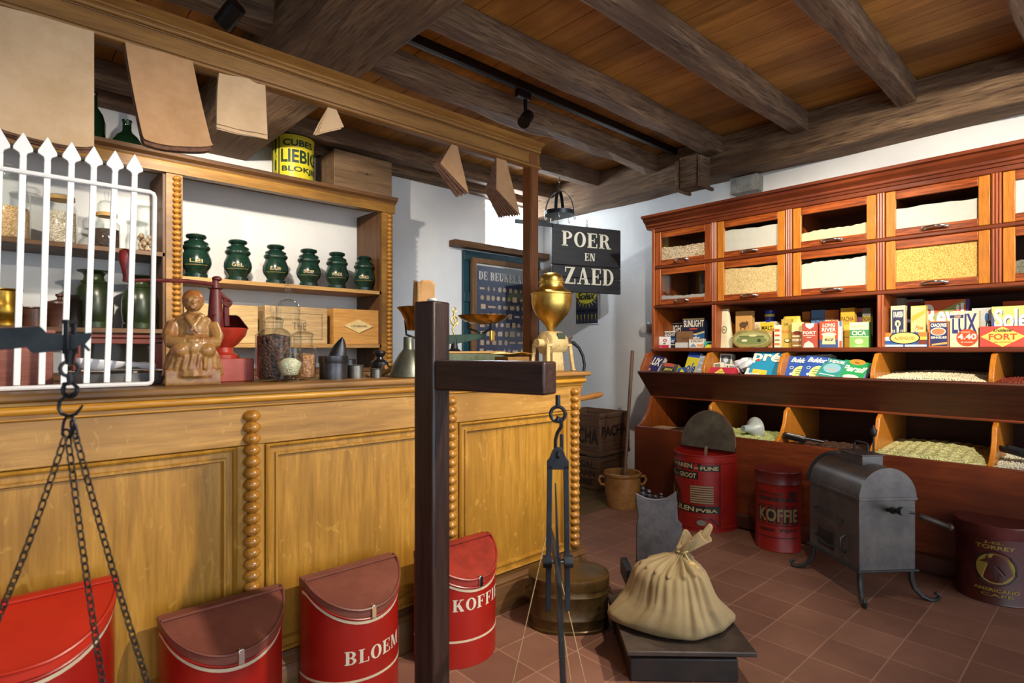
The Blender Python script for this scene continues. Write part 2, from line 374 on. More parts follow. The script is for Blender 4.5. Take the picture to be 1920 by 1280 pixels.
def print_on(name, parent, items, fn, lift, label=None, world=False):
    """items: ('r',x0,y0,x1,y1,colour) ('o',cx,cy,rx,ry,colour) ('p',pts,colour) ('t',x0,y0,x1,y1,colour,text,style) ; fn(a,b,h) -> point"""
    mb = MB(); mats = []; cs = {}
    for k, it in enumerate(items):
        c = it[2] if it[0] == 'p' else it[5]
        if c not in cs: cs[c] = len(mats); mats.append(paint(c, .5, noise=.06, bmp=0))
        h = lift*(1+k*.6)
        if it[0] == 'r':
            nx = 6
            for i in range(nx):
                a, b = it[1]+(it[3]-it[1])*i/nx, it[1]+(it[3]-it[1])*(i+1)/nx
                mb.add([fn(a, it[2], h), fn(b, it[2], h), fn(b, it[4], h), fn(a, it[4], h)], [(0, 1, 2, 3)], cs[c])
        elif it[0] == 'o':
            n = 24; mb.add([fn(it[1]+it[3]*math.cos(2*PI*i/n), it[2]+it[4]*math.sin(2*PI*i/n), h) for i in range(n)], [tuple(range(n))], cs[c])
        elif it[0] == 'p': mb.add([fn(a, b, h) for a, b in it[1]], [tuple(range(len(it[1])))], cs[c])
        else: put_text(mb, it[6], lambda a, b: fn(it[1]+(it[3]-it[1])*a, it[2]+(it[4]-it[2])*b, h), it[7] if len(it) > 7 else 'bold', cs[c])
    o = mb.build(name, mats, parent, smooth=0, recalc=False, world=world)
    if label: o['label'] = label
    return o
# ================================================================ the room
XW, YB, ZC = 4.5, 4.4, 2.88
mb = MB(); mb.box(-2.2, -2.6, -.1, XW, YB, 0); struct(mb.build('floor', TILES, smooth=0))
mb = MB()
for i in range(8): mb.box(-2.2, 2.70+i*.2135, 0, XW, 2.70+(i+1)*.2135-.004, .008)
o = struct(mb.build('floor_boards', FLOORW, smooth=0, bevel=.002)); o['label'] = 'brown wooden boards behind the counter'
mb = MB()
for i in range(33):
    x = -2.2+i*.21
    mb.box(x+.0025, -2.6, ZC, min(x+.2075, XW+.2), YB+.2, ZC+.03)
mb.box(-2.2, -2.6, ZC+.03, XW+.2, YB+.2, ZC+.06)
struct(mb.build('ceiling', CEILW, smooth=0))
# walls; the back wall has a window opening
WX0, WX1, WZ0, WZ1 = 3.67, 4.19, 2.25, 2.70
mb = MB()
for a in ((-2.2, YB, 0, WX0, YB+.3, ZC), (WX1, YB, 0, XW+.3, YB+.3, ZC), (WX0, YB, 0, WX1, YB+.3, WZ0), (WX0, YB, WZ1, WX1, YB+.3, ZC)): mb.box(*a)
struct(mb.build('wall_back', PLASTER, smooth=0))
mb = MB(); mb.box(XW, -2.6, 0, XW+.3, YB, ZC); struct(mb.build('wall_right', PLASTER, smooth=0))
mb = MB(); mb.box(-2.5, -2.6, 0, -2.2, YB+.3, ZC); struct(mb.build('wall_left', PLASTER, smooth=0))
# window
r = struct(thing('window_1', None, None, (3.93, YB+.16, WZ0)))
LWOOD = paint('#cfd2cd', .5)
mb = MB()
for a in ((WX0, .14, WZ0, WX0+.04, .2, WZ1), (WX1-.04, .14, WZ0, WX1, .2, WZ1), (WX0, .14, WZ0, WX1, .2, WZ0+.03), (WX0, .14, WZ1-.04, WX1, .2, WZ1), (3.915, .15, WZ0, 3.94, .19, WZ1)):
    mb.box(a[0], YB+a[1], a[2], a[3], YB+a[4], a[5])
mb.build('window_frame', LWOOD, r, bevel=.003, world=True)
mb = MB(); mb.box(WX0+.03, YB+.166, WZ0+.02, WX1-.03, YB+.17, WZ1-.03); mb.build('glass_pane', glassy('window_glass'), r, world=True)
# joists along X
jo = MB()
def beamlike(mb, x0, x1, y0, y1, z0, z1, axis, seed, wob=.006, n=26):
    rr = random.Random(seed)
    ph = [rr.uniform(0, 6) for _ in range(8)]
    def w_(i, t): return wob*(math.sin(t*3.1+ph[i])+.6*math.sin(t*7.7+ph[i]*2)+.4*math.sin(t*17+ph[i]*3))
    def fn(u, v):
        k = int(round(u*4)) % 4; t = v*((x1-x0) if axis == 'x' else (y1-y0))
        a, b = [(0, 0), (1, 0), (1, 1), (0, 1)][k]
        if axis == 'x': return (x0+t, (y1 if a else y0)+w_(k, t), (z1 if b else z0+w_(k+4, t)))
        return ((x1 if a else x0)+w_(k, t), y0+t, (z1 if b else z0+w_(k+4, t)))
    mb.grid(fn, 4, n, wrap=True)
    k = len(mb.v)-4*(n+1)
    mb.f += [[k, k+1, k+2, k+3], [k+4*n+3, k+4*n+2, k+4*n+1, k+4*n]]; mb.m += [0, 0]
for i, y in enumerate((-1.68, -1.02, -.37, .27, .91, 1.555, 2.19, 2.775, 3.42, 4.03)):
    mb = MB(); w_ = .13 if i == 7 else .11
    beamlike(mb, -2.2, 4.3, y, y+w_, 2.74, ZC, 'x', i, .010 if i == 7 else .006)
    o = mb.build('ceiling_joist', BEAMX, bevel=.008, smooth=0); struct(o)
mb = MB(); beamlike(mb, 1.0, 1.40, -2.6, YB, 2.585, ZC-.001, 'y', 31, .012); struct(mb.build('ceiling_beam', BEAMY, bevel=.012, smooth=0))
mb = MB(); beamlike(mb, 4.25, XW+.02, -2.6, YB, 2.585, ZC-.001, 'y', 33, .006); struct(mb.build('wall_beam', BEAMY, bevel=.012, smooth=0))
mb = MB(); mb.box(-2.2, 4.3, 2.72, 4.25, YB, ZC-.002); struct(mb.build('wall_plate', BEAMX, bevel=.006, smooth=0))
# key block with two iron straps on the wall beam, and grey corbel stone
r = thing('beam_hanger_block', 'short upright timber block wedged under the joist against the wall beam', 'beam block', (4.19, 2.4, 2.50))
mb = MB(); mb.box(4.10, 2.33, 2.49, 4.26, 2.48, 2.745); mb.build('timber_block', BEAMY, r, bevel=.008, world=True, smooth=0)
for y in (2.30, 2.50):
    mb = MB(); mb.box(4.09, y-.012, 2.50, 4.24, y+.012, 2.72); mb.box(4.08, y-.012, 2.475, 4.30, y+.012, 2.50); mb.build('iron_strap', BEAMX, r, world=True, bevel=.003)
mb = MB(); mb.box(4.40, 1.98, 2.445, 4.51, 2.21, 2.575)
tag(mb.build('corbel_block', worn('#8d8d88', '#6d6c66', .5, 12, .9), bevel=.012, smooth=0), 'weathered grey corbel block in the white wall under the beam', 'corbel')
# door with lintel on the back wall
DG = paint('#0c3a45', .45, noise=.15)
r = struct(thing('door_1', None, None, (3.88, YB-.02, 0)))
mb = MB()
for i in range(6): mb.box(3.37+i*.172, YB-.035, .01, 3.37+(i+1)*.172-.004, YB-.003, 2.16)
mb.build('door_boards', DG, r, world=True, bevel=.003)
for z in (2.06, 1.66, .3):
    mb = MB(); mb.box(3.37, YB-.05, z, 4.40, YB-.034, z+.09); mb.build('door_batten', DG, r, world=True, bevel=.003)
mb = MB(); mb.box(3.22, YB-.10, 2.175, XW-.005, YB, 2.235); struct(mb.build('door_lintel', OAKD, bevel=.004))
# small pipe knob on the right wall
mb = MB(); M = Matrix.Translation((4.48, 3.02, 1.33)) @ Matrix.Rotation(-PI/2, 4, 'Y')
p = Px(1212, 615, 4.45); M = Matrix.Translation((4.5, p.y, p.z)) @ Matrix.Rotation(-PI/2, 4, 'Y')
mb.lathe([(.05, 0), (.055, .01), (.04, .02), (.03, .04), (.045, .06), (.045, .09), (.02, .10), (0, .10)], M=M)
tag(mb.build('wall_knob', paint('#c9c8c6', .5)), 'round white knob on the white wall left of the seed cabinet', 'wall knob')

# ================================================================ counter
YC = 1.98; ZT = 1.085; CX0, CX1 = -1.1, 2.30
r = thing('shop_counter', 'long golden oak shop counter with panels and turned bobbin columns', 'counter', (.6, 2.3, 0))
mb = MB(); mb.box(CX0, YC+.01, 0, CX1, 2.62, 1.05); mb.build('counter_body', OAKV, r, world=True)
mb = MB(); mb.box(CX0-.02, YC-.055, ZT-.022, CX1+.03, 2.66, ZT); mb.build('worktop', OAKTOP, r, world=True, bevel=.007)
mb = MB()
mb.box(CX0, YC-.025, 1.046, CX1+.01, YC+.02, ZT-.0225); mb.tube([(CX0, YC-.026, 1.04), (CX1+.012, YC-.026, 1.04)], .012, 10); mb.box(CX0, YC-.014, 1.012, CX1+.008, YC+.02, 1.036)
mb.build('top_moulding', wood('gilt_oak', '#a46d1c', '#cf9632', 'x', 1.5, .35, .1), r, world=True, bevel=.003)
mb = MB(); mb.box(CX0, YC-.006, .885, CX1, YC+.012, 1.012); mb.build('frieze_board', OAK, r, world=True, bevel=.003)
cols = (-.17, .64, 1.45, 2.245)
for x in cols:
    mb = MB(); mb.box(x-.045, YC-.006, .16, min(x+.045, CX1), YC+.012, .884); mb.build('stile_board', OAKV, r, world=True, bevel=.003)
# panel frames with mitred mouldings
def frame_mould(mb, x0, x1, z0, z1, y, prof):
    # prof: list of (inset, height) steps from the outside in
    for k in range(len(prof)-1):
        (a, ha), (b, hb) = prof[k], prof[k+1]
        A = [(x0+a, z0+a), (x1-a, z0+a), (x1-a, z1-a), (x0+a, z1-a)]; B = [(x0+b, z0+b), (x1-b, z0+b), (x1-b, z1-b), (x0+b, z1-b)]
        for i in range(4):
            j = (i+1) % 4
            mb.add([(A[i][0], y-ha, A[i][1]), (A[j][0], y-ha, A[j][1]), (B[j][0], y-hb, B[j][1]), (B[i][0], y-hb, B[i][1])], [(0, 1, 2, 3)])
pprof = [(0, -.014), (0, .012), (.006, .017), (.012, .012), (.014, .004), (.03, .004), (.033, .010), (.040, .010), (.044, .0), (.05, -.02)]
ends = [(CX0+.05, -.215), (-.125, .595), (.685, 1.405), (1.495, 2.20)]
for i, (a, b) in enumerate(ends):
    mb = MB(); frame_mould(mb, a, b, .17, .883, YC-.002, pprof); mb.build('panel_moulding', OAKV, r, world=True, smooth=30)
    mb = MB(); mb.box(a+.045, YC+.004, .2, b-.045, YC+.0101, .85); mb.build('oak_panel', OAKV, r, world=True)
for x in cols:
    mb = MB(); n = 22; z0, z1 = .175, 1.00; st = (z1-z0)/n; prof = []
    for i in range(n):
        for k in range(8):
            a = k/8; prof.append((.012+.0155*math.sin(PI*a)**.8, z0+st*(i+a)))
    prof.append((.012, z1)); mb.lathe(prof, (x, YC-.012, 0), 16)
    mb.build('bobbin_column', TURN, r, world=True, smooth=70)
mb = MB(); mb.prism([(YC+.01, 0), (YC-.035, 0), (YC-.035, .115), (YC-.028, .125), (YC-.03, .135), (YC-.012, .15), (YC-.012, .165), (YC+.01, .168)], CX0, CX1+.02, axis='x')
mb.build('plinth', OAKD, r, world=True, bevel=.002)

# ================================================================ frame over the counter: fascia and post
FY = 2.30
r = thing('fascia_frame', 'long oak fascia rail with mouldings above the counter on a square post', 'fascia', (2.27, FY, ZT))
mb = MB(); fp = [(FY+.02, 2.22), (FY-.012, 2.222), (FY-.02, 2.228), (FY-.012, 2.238), (FY-.006, 2.243), (FY-.006, 2.312), (FY-.014, 2.318), (FY-.022, 2.325), (FY-.016, 2.332), (FY-.024, 2.338), (FY-.05, 2.352), (FY-.055, 2.358), (FY+.02, 2.358)]
mb.prism(fp, -1.3, 2.315, axis='x'); rail = mb.build('fascia_rail', FASC, r, world=True, smooth=25)
for z, q, rad in ((2.231, -.013, .0085), (2.318, -.012, .0085), (2.334, -.018, .005)):
    mb = MB(); mb.tube([(-1.3, FY+q, z), (2.312, FY+q, z)], rad, 12); mb.build('bead_moulding', FASC, rail, world=True)
for z in (2.2445, 2.305, 2.3265):
    mb = MB(); mb.box(-1.3, FY-.0068, z-.0012, 2.312, FY-.005, z+.0012); mb.build('groove_shade_strip', paint('#3a2412', .8), rail, world=True)  # raised dark strips painting the shade of grooves along the beads
mb = MB(); mb.box(2.235, FY-.012, ZT, 2.30, FY+.05, 2.30); mb.box(2.240, FY-.016, ZT, 2.294, FY-.011, 2.24); mb.build('post', wood('post_oak', '#6b3f20', '#87542c', 'z', 1.2, .42, .08), r, world=True, bevel=.004)

# ================================================================ white spiked screen
r = thing('spiked_screen', 'white painted iron screen of spear-tipped bars standing on the counter', 'screen', (0, 2.08, ZT))
WP = paint('#ecebea', .4, noise=.03)
tips = [-130, -87, -44, -2, 42, 88, 133, 175, 215, 252]; bots = [-160, -108, -58, -9, 34.5, 81, 123.5, 166, 204.6, 244]
tipv = [150, 175, 200, 215, 228, 235, 246, 253, 261, 270]
SY = 2.08
for k, (a, b, v) in enumerate(zip(tips, bots, tipv)):
    pt = Py(a, 340, SY); pb = Py(b, 600, SY); d = (pt-pb)/(pt.z-pb.z)
    bot = pb+d*(ZT+.016-pb.z); tz = 1.735
    top = pb+d*(tz-pb.z)
    mb = MB(); mb.bar(bot, top, .0155, .008, up=(0, 1, 0)); bar_o = mb.build('bar', WP, r, world=True, bevel=.002)
    mb = MB(); c = top
    pl = [(-.006, -.004), (.006, -.004), (.009, .008), (.0215, .016), (.021, .024), (.001, .064), (-.001, .064), (-.021, .024), (-.0215, .016), (-.009, .008)]
    mb.prism([(c.x+p[0], c.z+p[1]) for p in pl], c.y-.005, c.y+.005, axis='y'); mb.build('spear_tip', WP, bar_o, world=True, bevel=.003)
zr = 1.69
xr = Py(289, 355, SY).x; xb = Py(283, 722, SY).x; xl = -.75
mb = MB(); mb.tube([(xl, SY-.006, zr), (xr-.012, SY-.006, zr), (xr-.003, SY-.006, zr-.004), (xr, SY-.006, zr-.014), (xb+.001, SY-.006, ZT+.018), (xb-.003, SY-.006, ZT+.011), (xb-.012, SY-.006, ZT+.0085), (xl, SY-.006, ZT+.0085)], .007, 8, closed=True)
mb.build('frame_rod', WP, r, world=True)

# ================================================================ shelf unit behind the counter
YS = 4.0
r = thing('back_shelf_unit', 'oak wall shelves with bobbin columns behind the counter', 'shelf unit', (.8, 4.2, 0))
mb = MB(); mb.box(-1.4, 3.92, .008, 2.38, YB-.002, 1.03); mb.build('base_cupboard', OAKD, r, world=True)
mb = MB(); mb.box(-1.42, 3.89, 1.03, 2.40, YB-.001, 1.06); mb.build('base_top', OAKD, r, world=True, bevel=.006)
xc = (-.60, .845, 2.33)
for x in xc:
    mb = MB(); mb.box(x-.045, YS+.002, 1.06, x+.045, YS+.02, 2.30); mb.build('column_board', SHOAK, r, world=True)
    mb = MB(); mb.box(x-.06, YS+.02, 1.06, x-.03 if x > 2 else x+.03, YB-.002, 2.30); mb.build('side_board', OAKDV, r, world=True)
    n = 36; z0, z1 = 1.062, 2.27; st = (z1-z0)/n; prof = []
    for i in range(n):
        for k in range(6): prof.append((.009+.0155*math.sin(PI*k/6)**.8, z0+st*(i+k/6)))
    prof.append((.009, z1)); mb = MB(); mb.lathe(prof, (x+.012, YS-.01, 0), 14); mb.build('bobbin_column', TURN, r, world=True, smooth=70)
for (a, b, z, m) in ((.80, 2.29, 1.66, PINE), (.80, 2.29, 1.24, PINE), (-1.4, .80, 1.795, OAKD), (-1.4, .80, 1.325, OAKD)):
    mb = MB(); mb.box(a, YS+.02, z-.028, b, YB-.003, z); mb.build('shelf', m, r, world=True, bevel=.003)
mb = MB(); mb.prism([(YS+.03, 2.282), (YS-.012, 2.282), (YS-.012, 2.345), (YS-.02, 2.352), (YS-.02, 2.362), (YS-.045, 2.378), (YS-.05, 2.398), (YS+.03, 2.398)], -1.4, 2.39, axis='x')
mb.box(-1.4, YS+.02, 2.365, 2.39, YB-.002, 2.398); mb.box(-1.4, YS+.03, 2.282, 2.30, YS+.05, 2.36)
cor = mb.build('cornice', SHOAK, r, world=True, smooth=20)
mb = MB(); mb.prism([(YS+.02, 2.352), (YS-.021, 2.352), (YS-.021, 2.362), (YS-.046, 2.378), (YS-.052, 2.400), (YS+.02, 2.400)], -1.4, 2.395, axis='x'); mb.build('dark_cap_moulding', OAKD, cor, world=True, smooth=20)

# ================================================================ seed cabinet on the right wall
XU = 3.95; YL = 2.64; N = 6; DW = .535; YR = YL-N*DW
r = thing('seed_cabinet', 'long red pine shop cabinet with glazed flap doors and open seed bins', 'cabinet', (4.2, 1.0, 0))
mb = MB(); mb.box(XW-.03, YR, .1, XW-.002, YL, 2.2); mb.build('back_board', REDD, r, world=True)
for y in (YL, YR+.025):
    mb = MB()
    mb.prism([(XU, 1.18), (XU, 2.19), (XW-.03, 2.19), (XW-.03, .1), (3.97, .1), (3.97, .5), (3.74, .5), (3.74, .605), (3.80, .63), (3.87, .70), (3.925, .82), (3.97, .84), (3.79, .99), (3.79, 1.06), (3.86, 1.17)], y-.025, y, axis='y')
    mb.build('side_board', REDV, r, world=True, bevel=.003)
mb = MB()
cp = [(4.0, 2.17), (XU-.005, 2.17), (XU-.008, 2.185), (XU-.02, 2.19), (XU-.022, 2.205), (XU-.035, 2.215), (XU-.055, 2.228), (XU-.062, 2.245), (XU-.085, 2.25), (XU-.085, 2.268), (XW-.03, 2.268), (XW-.03, 2.17)]
mb.prism(cp, YR-.02, YL+.045, axis='y'); mb.build('crown_moulding', RED, r, world=True, smooth=20)
for nm, z0, z1, x0 in (('rail', 2.14, 2.172, XU+.003), ('rail', 1.845, 1.868, XU), ('rail', 1.53, 1.553, XU-.004), ('shelf', 1.185, 1.213, XU-.045), ('bin_cover_board', .818, .842, XU)):
    mb = MB(); mb.box(x0, YR+.02, z0, XW-.03, YL-.02, z1); mb.build(nm, RED, r, world=True, bevel=.006)
ys = [YL-i*DW for i in range(N+1)]
for i in range(1, N):
    y = ys[i]; mb = MB(); mb.box(XU+.006, y-.022, 1.553, XW-.03, y+.022, 2.14)
    for q in (-.014, 0, .014): mb.tube([(XU+.005, y+q, 1.556), (XU+.005, y+q, 1.842)], .0055, 6); mb.tube([(XU+.005, y+q, 1.87), (XU+.005, y+q, 2.138)], .0055, 6)
    mb.build('divider', REDV, r, world=True)
for i in (1, 3, 5):
    y = ys[i]; mb = MB(); mb.box(XU+.004, y-.018, 1.213, XW-.03, y+.018, 1.53)
    for q in (-.01, .01): mb.tube([(XU+.004, y+q, 1.216), (XU+.004, y+q, 1.528)], .005, 6)
    mb.build('niche_divider', REDV, r, world=True)
fin = [(3.80, 1.0), (3.79, 1.05), (3.81, 1.10), (3.845, 1.145), (3.875, 1.175), (3.95, 1.184), (XW-.03, 1.184), (XW-.03, .843), (3.98, .843)]
lfin = [(3.745, .57), (3.745, .606), (3.78, .618), (3.84, .66), (3.88, .72), (3.90, .79), (3.95, .817), (XW-.03, .817), (XW-.03, .45), (3.75, .45)]
for i in range(1, N):
    mb = MB(); mb.prism(fin, ys[i]-.012, ys[i]+.012, axis='y'); mb.build('bin_divider', LITREDV, r, world=True, bevel=.004, smooth=30)
    mb = MB(); mb.prism(lfin, ys[i]-.012, ys[i]+.012, axis='y'); mb.build('lower_bin_divider', LITREDV, r, world=True, bevel=.004, smooth=30)
mb = MB(); mb.prism([(3.75, 1.022), (3.757, 1.034), (3.772, 1.034), (3.985, .842), (3.945, .820)], YR, YL, axis='y'); mb.build('sloped_bin_front', REDD, r, world=True, bevel=.004)
mb = MB(); mb.box(3.935, YR, .815, 3.962, YL, .838); mb.build('bin_lip', RED, r, world=True, bevel=.008)
mb = MB(); mb.box(3.72, YR, .1, 3.745, YL+.005, .608); mb.box(3.745, YL-.02, .1, 3.97, YL+.004, .5); mb.build('lower_bin_front', RED, r, world=True, bevel=.005)
mb = MB(); mb.prism([(3.72, .012), (3.70, .012), (3.70, .085), (3.706, .098), (3.72, .108)], YR, YL+.008, axis='y'); mb.box(3.72, YR, .001, 3.74, YL, .1); mb.build('plinth', REDD, r, world=True, bevel=.002)
mb = MB(); mb.box(3.745, YR, .40, XW-.03, YL-.02, .42); mb.build('bin_floor', REDD, r, world=True)
# doors
GL = glassy('door_glass', refl=.10)
fills = {}
# (column, row): (content colour pair or None, fill share, grain size)
spec = {(0, 1): (('#9a8058', '#e0c9a6'), .62, 130), (1, 1): (('#bdbcb0', '#c9c7ba'), .86, 0), (2, 1): (('#c4bd96', '#d0c9a2'), .42, 0), (3, 1): (('#bcbcb2', '#c8c7bc'), .72, 0), (4, 1): (('#b4b8ba', '#cccecd'), .98, 0), (5, 1): (('#cfcabb', '#e2ddce'), .6, 0),
        (0, 0): (('#a7a49c', '#b6b3aa'), .28, 0), (1, 0): (('#b59b62', '#e0c894'), .93, 190), (2, 0): (('#c0c0b0', '#cccab9'), .84, 0), (3, 0): (('#b98634', '#e3b765'), 1.0, 210), (4, 0): (('#565648', '#6b6a58'), .45, 160), (5, 0): (('#b98634', '#e3b765'), .7, 200)}
lab = {(0, 1): 'coarse pale chips', (1, 1): 'white flour filling the window', (2, 1): 'cream flour under half full', (3, 1): 'white flour three quarters full', (4, 1): 'bright white flour', (5, 1): 'off-white flour beyond the frame',
       (0, 0): 'thin layer of grey-white meal', (1, 0): 'pale oat flakes', (2, 0): 'white flour, dark gap above,', (3, 0): 'golden grain filling the window', (4, 0): 'dark grey seed', (5, 0): 'golden grain beyond the frame'}
handle_p = None
for c in range(N):
    for rw, (z0, z1) in enumerate(((1.556, 1.843), (1.870, 2.138))):
        y1, y0 = ys[c]-.026, ys[c+1]+.026
        if c == 0: y1 = ys[0]-.028
        zc = .052
        d = thing('door', None, None, (XU+.012, (y0+y1)/2, z0) ); d.parent = r; d.location = Vector((XU+.012, (y0+y1)/2, z0)) - r.location
        def W(*a): return a
        yf = .05
        wood_h = ORNG; wood_v = LITREDV if c >= 1 else REDV  # lit-coloured stiles on all but the dim first door
        for (a, b) in ((y0, y0+yf), (y1-yf, y1)):
            mb = MB(); mb.box(XU+.008, a, z0, XU+.03, b, z1); mb.build('stile', wood_v, d, world=True, bevel=.003)
        for (a, b) in ((z0, z0+.042), (z1-.05, z1)):
            mb = MB(); mb.box(XU+.009, y0+yf, a, XU+.029, y1-yf, b); mb.build('door_rail', wood_h, d, world=True, bevel=.003)
        mb = MB(); mb.box(XU+.018, y0+yf-.005, z0+.037, XU+.0205, y1-yf+.005, z1-.045); mb.build('glass_pane', GL, d, world=True)
        ym = (y0+y1)/2; zh = z0+.022
        mb = MB(); hw = .052
        mb.tube([(XU+.008, ym+hw, zh), (XU-.012, ym+hw, zh+.002), (XU-.022, ym+hw*.8, zh+.004), (XU-.026, ym, zh+.006), (XU-.022, ym-hw*.8, zh+.004), (XU-.012, ym-hw, zh+.002), (XU+.008, ym-hw, zh)], [.007, .008, .0065, .0075, .0065, .008, .007], 10)
        for q in (-hw, hw): mb.sphere((XU-.002, ym+q, zh+.001), .0125, (.9, 1, 1), 12)
        mb.build('handle', CHROME, d, world=True)
        if c == 5: continue
        (cc, sh, gs) = spec[(c, rw)]; gz0, gz1 = z0+.04, z1-.045
        zt = z0+.004+(gz1-z0)*sh if sh < .99 else z1-.02
        m = grains('fill_%d_%d' % (c, rw), cc[0], cc[1], gs, .7) if gs else paint(cc[0], .9, noise=.04, scale=30, bmp=.2)
        mb = MB(); rr = random.Random(c*7+rw)
        def top(u, v, zt=zt, y0=y0, y1=y1, rr=rr, c=c):
            wv = .0025*math.sin(u*9+c)+.0015*math.sin(u*23+c*2) + (.002*math.sin(u*61) if c in (0, 2, 4) else 0) + (.012*(1-u) if c == 2 else -.01*(1-u))
            return (XU+.026+v*.40, y0+.004+(y1-y0-.008)*u, zt+wv-v*.02)
        nu = 40; mb.grid(top, nu, 6)
        mb.grid(lambda u, v: (XU+.026, top(u, 0)[1], z0+.001+(top(u, 0)[2]-z0)*v), nu, 1)
        o = mb.build('grain_fill', m, smooth=40); tag(o, lab[(c, rw)] + ' behind the glass, %s row, %s' % (('lower', 'upper')[rw], ('first door from the left', 'second door from the left', 'third door from the left', 'fourth door from the left', 'fifth door from the left', 'sixth door from the left')[c]), 'grain', kind='stuff')
# heaps in the open bins
def heap(name, label, x0, x1, y0, y1, zf, zb, mat, dome=.02, seed=0, rough=.004, size=.01):
    rr = random.Random(seed); ph = [rr.uniform(0, 6) for _ in range(9)]
    def fn(u, v):
        x = x0+(x1-x0)*v; y = y0+(y1-y0)*u
        z = zf+(zb-zf)*v + dome*math.sin(PI*u)*(.4+.6*math.sin(PI*min(1, v*.9+.1)))
        z += rough*(math.sin(x*210+ph[0])*math.sin(y*190+ph[1])+math.sin(x*97+ph[2]+y*50)*.8+math.sin(y*113+ph[3])*.7)
        return (x, y, z)
    mb = MB(); mb.grid(fn, 90, 40); mb.grid(lambda u, v: (x0+.0, y0+(y1-y0)*u, fn(u, 0)[2]-(1-v)*.03), 90, 1)
    tag(mb.build(name, mat, smooth=80), label, 'seeds', kind='stuff')
def bean_field(name, label, x0, x1, y0, y1, zf, zb, mat, r0, n, seed, dome=.015):
    rr = random.Random(seed); mb = MB()
    for i in range(n):
        v = rr.random()**1.4; x = x0+(x1-x0)*v; u = rr.random(); y = y0+(y1-y0)*u
        z = zf+(zb-zf)*v+dome*math.sin(PI*u)+rr.uniform(-.25, .5)*r0
        M = Matrix.Translation((x, y, z)) @ Euler((rr.uniform(0, 3), rr.uniform(0, 3), rr.uniform(0, 3))).to_matrix().to_4x4()
        k = len(mb.v); mb.sphere((0, 0, 0), r0, (1.5, .85, .75), 6)
        for j in range(k, len(mb.v)): mb.v[j] = M @ mb.v[j]
    mb.grid(lambda u, v: (x0+(x1-x0)*v, y0+(y1-y0)*u, zf+(zb-zf)*v+dome*math.sin(PI*u)-.002), 10, 10)
    mb.grid(lambda u, v: (x0, y0+(y1-y0)*u, zf+dome*math.sin(PI*u)-.002-(1-v)*.04), 10, 1)
    tag(mb.build(name, mat, smooth=80, recalc=False), label, 'seeds', kind='stuff')
g = .014
bean_field('white_beans', 'white beans heaped in the fourth upper bin from the left', 3.80, 4.25, ys[4]+g, ys[3]-g, 1.028, 1.055, paint('#d8cfae', .5), .0055, 2600, 3)
bean_field('red_beans', 'dark red beans heaped in the fifth upper bin from the left', 3.80, 4.2, ys[5]+g, ys[4]-g, 1.026, 1.045, paint('#6b2416', .4), .006, 1900, 4, .01)
heap('green_peas', 'pale green split peas in the second lower bin around the funnel', 3.75, 4.2, ys[2]+g, ys[1]-g, .60, .60, grains('split_peas', '#9aa45c', '#c9cf8e', 150), .012, 5)
heap('green_split_peas', 'mixed green split peas heaped in the fourth lower bin', 3.75, 4.3, ys[4]+g, ys[3]-g, .605, .63, grains('split_peas_mixed', '#a5a860', '#d8cf9a', 140), .03, 6)
heap('brown_lentils', 'dark brown lentils in the third lower bin under the scoop', 3.75, 4.2, ys[3]+g, ys[2]-g, .585, .575, grains('lentils', '#2c1b14', '#55382a', 150), .01, 8)
bean_field('pale_beans', 'white beans in the fifth lower bin under the dark scoop', 3.76, 4.25, ys[5]+g, ys[4]-g, .60, .62, paint('#cfcab4', .5), .0055, 2200, 9, .02)
heap('dark_seed', 'dark seed in the first lower bin behind the open red tin', 3.75, 4.2, ys[1]+g, ys[0]-.03, .57, .56, grains('dark_seed', '#2a1c14', '#4b3526', 150), .01, 11)
# ================================================================ things over and on the counter
# ---- spotlights
r = thing('ceiling_track', 'black lighting track running along the ceiling boards between the joists', 'lighting track', (2.9, 2.60, ZC-.03))
mb = MB(); mb.box(1.42, 2.58, ZC-.055, 4.24, 2.62, ZC-.002); mb.build('rail', BLACK, r, world=True, bevel=.003)
mb = MB(); mb.box(1.42, 2.597, ZC-.057, 4.24, 2.606, ZC-.0552); mb.build('slot', paint('#4a4d52', .3), r, world=True)
def spot_lamp(label, mount, cen, d, adapter=True):
    r = thing('track_spotlight', label, 'spotlight', mount)
    d = Vector(d).normalized(); cen = Vector(cen)
    if adapter:
        mb = MB(); mb.box(mount[0]-.075, mount[1]-.018, mount[2]-.05, mount[0]+.035, mount[1]+.018, mount[2]); mb.build('adapter', BLACK, r, world=True, bevel=.003)
    mb = MB(); mb.tube([Vector(mount)-Vector((0, 0, .045)), Vector(mount)-Vector((0, 0, .10)), cen - d*.01], [.013, .012, .012], 10); mb.build('bracket', BLACK, r, world=True)
    a, b = cen-d*.055, cen+d*.055
    mb = MB(); mb.tube([a, a+d*.004, b-d*.002, b, b-d*.0, b-d*.03], [.034, .039, .039, .039, .034, .030], 28); head = mb.build('lamp_head', BLACK, r, world=True)
    mb = MB(); mb.tube([b-d*.022, b-d*.02], [.027, .027], 20)
    m, nt, bs = base('lamp_lens', .3); bs.inputs['Emission Color'].default_value = (1, .85, .65, 1); bs.inputs['Emission Strength'].default_value = 4
    mb.build('lens', m, head, world=True)
m_ = Vector((2.50, 2.60, ZC-.034)); c_ = Py(986, 223, 2.58)
spot_lamp('small black cylinder spotlight clipped to the long ceiling track', (c_.x+.015, 2.60, ZC-.056), c_, (-.75, -.35, -.75))
c_ = Py(431, 27, 2.62)
spot_lamp('black cylinder spotlight hanging left of the big ceiling beam', (c_.x+.01, 2.64, ZC-.0), c_, (-.35, .75, -.55))
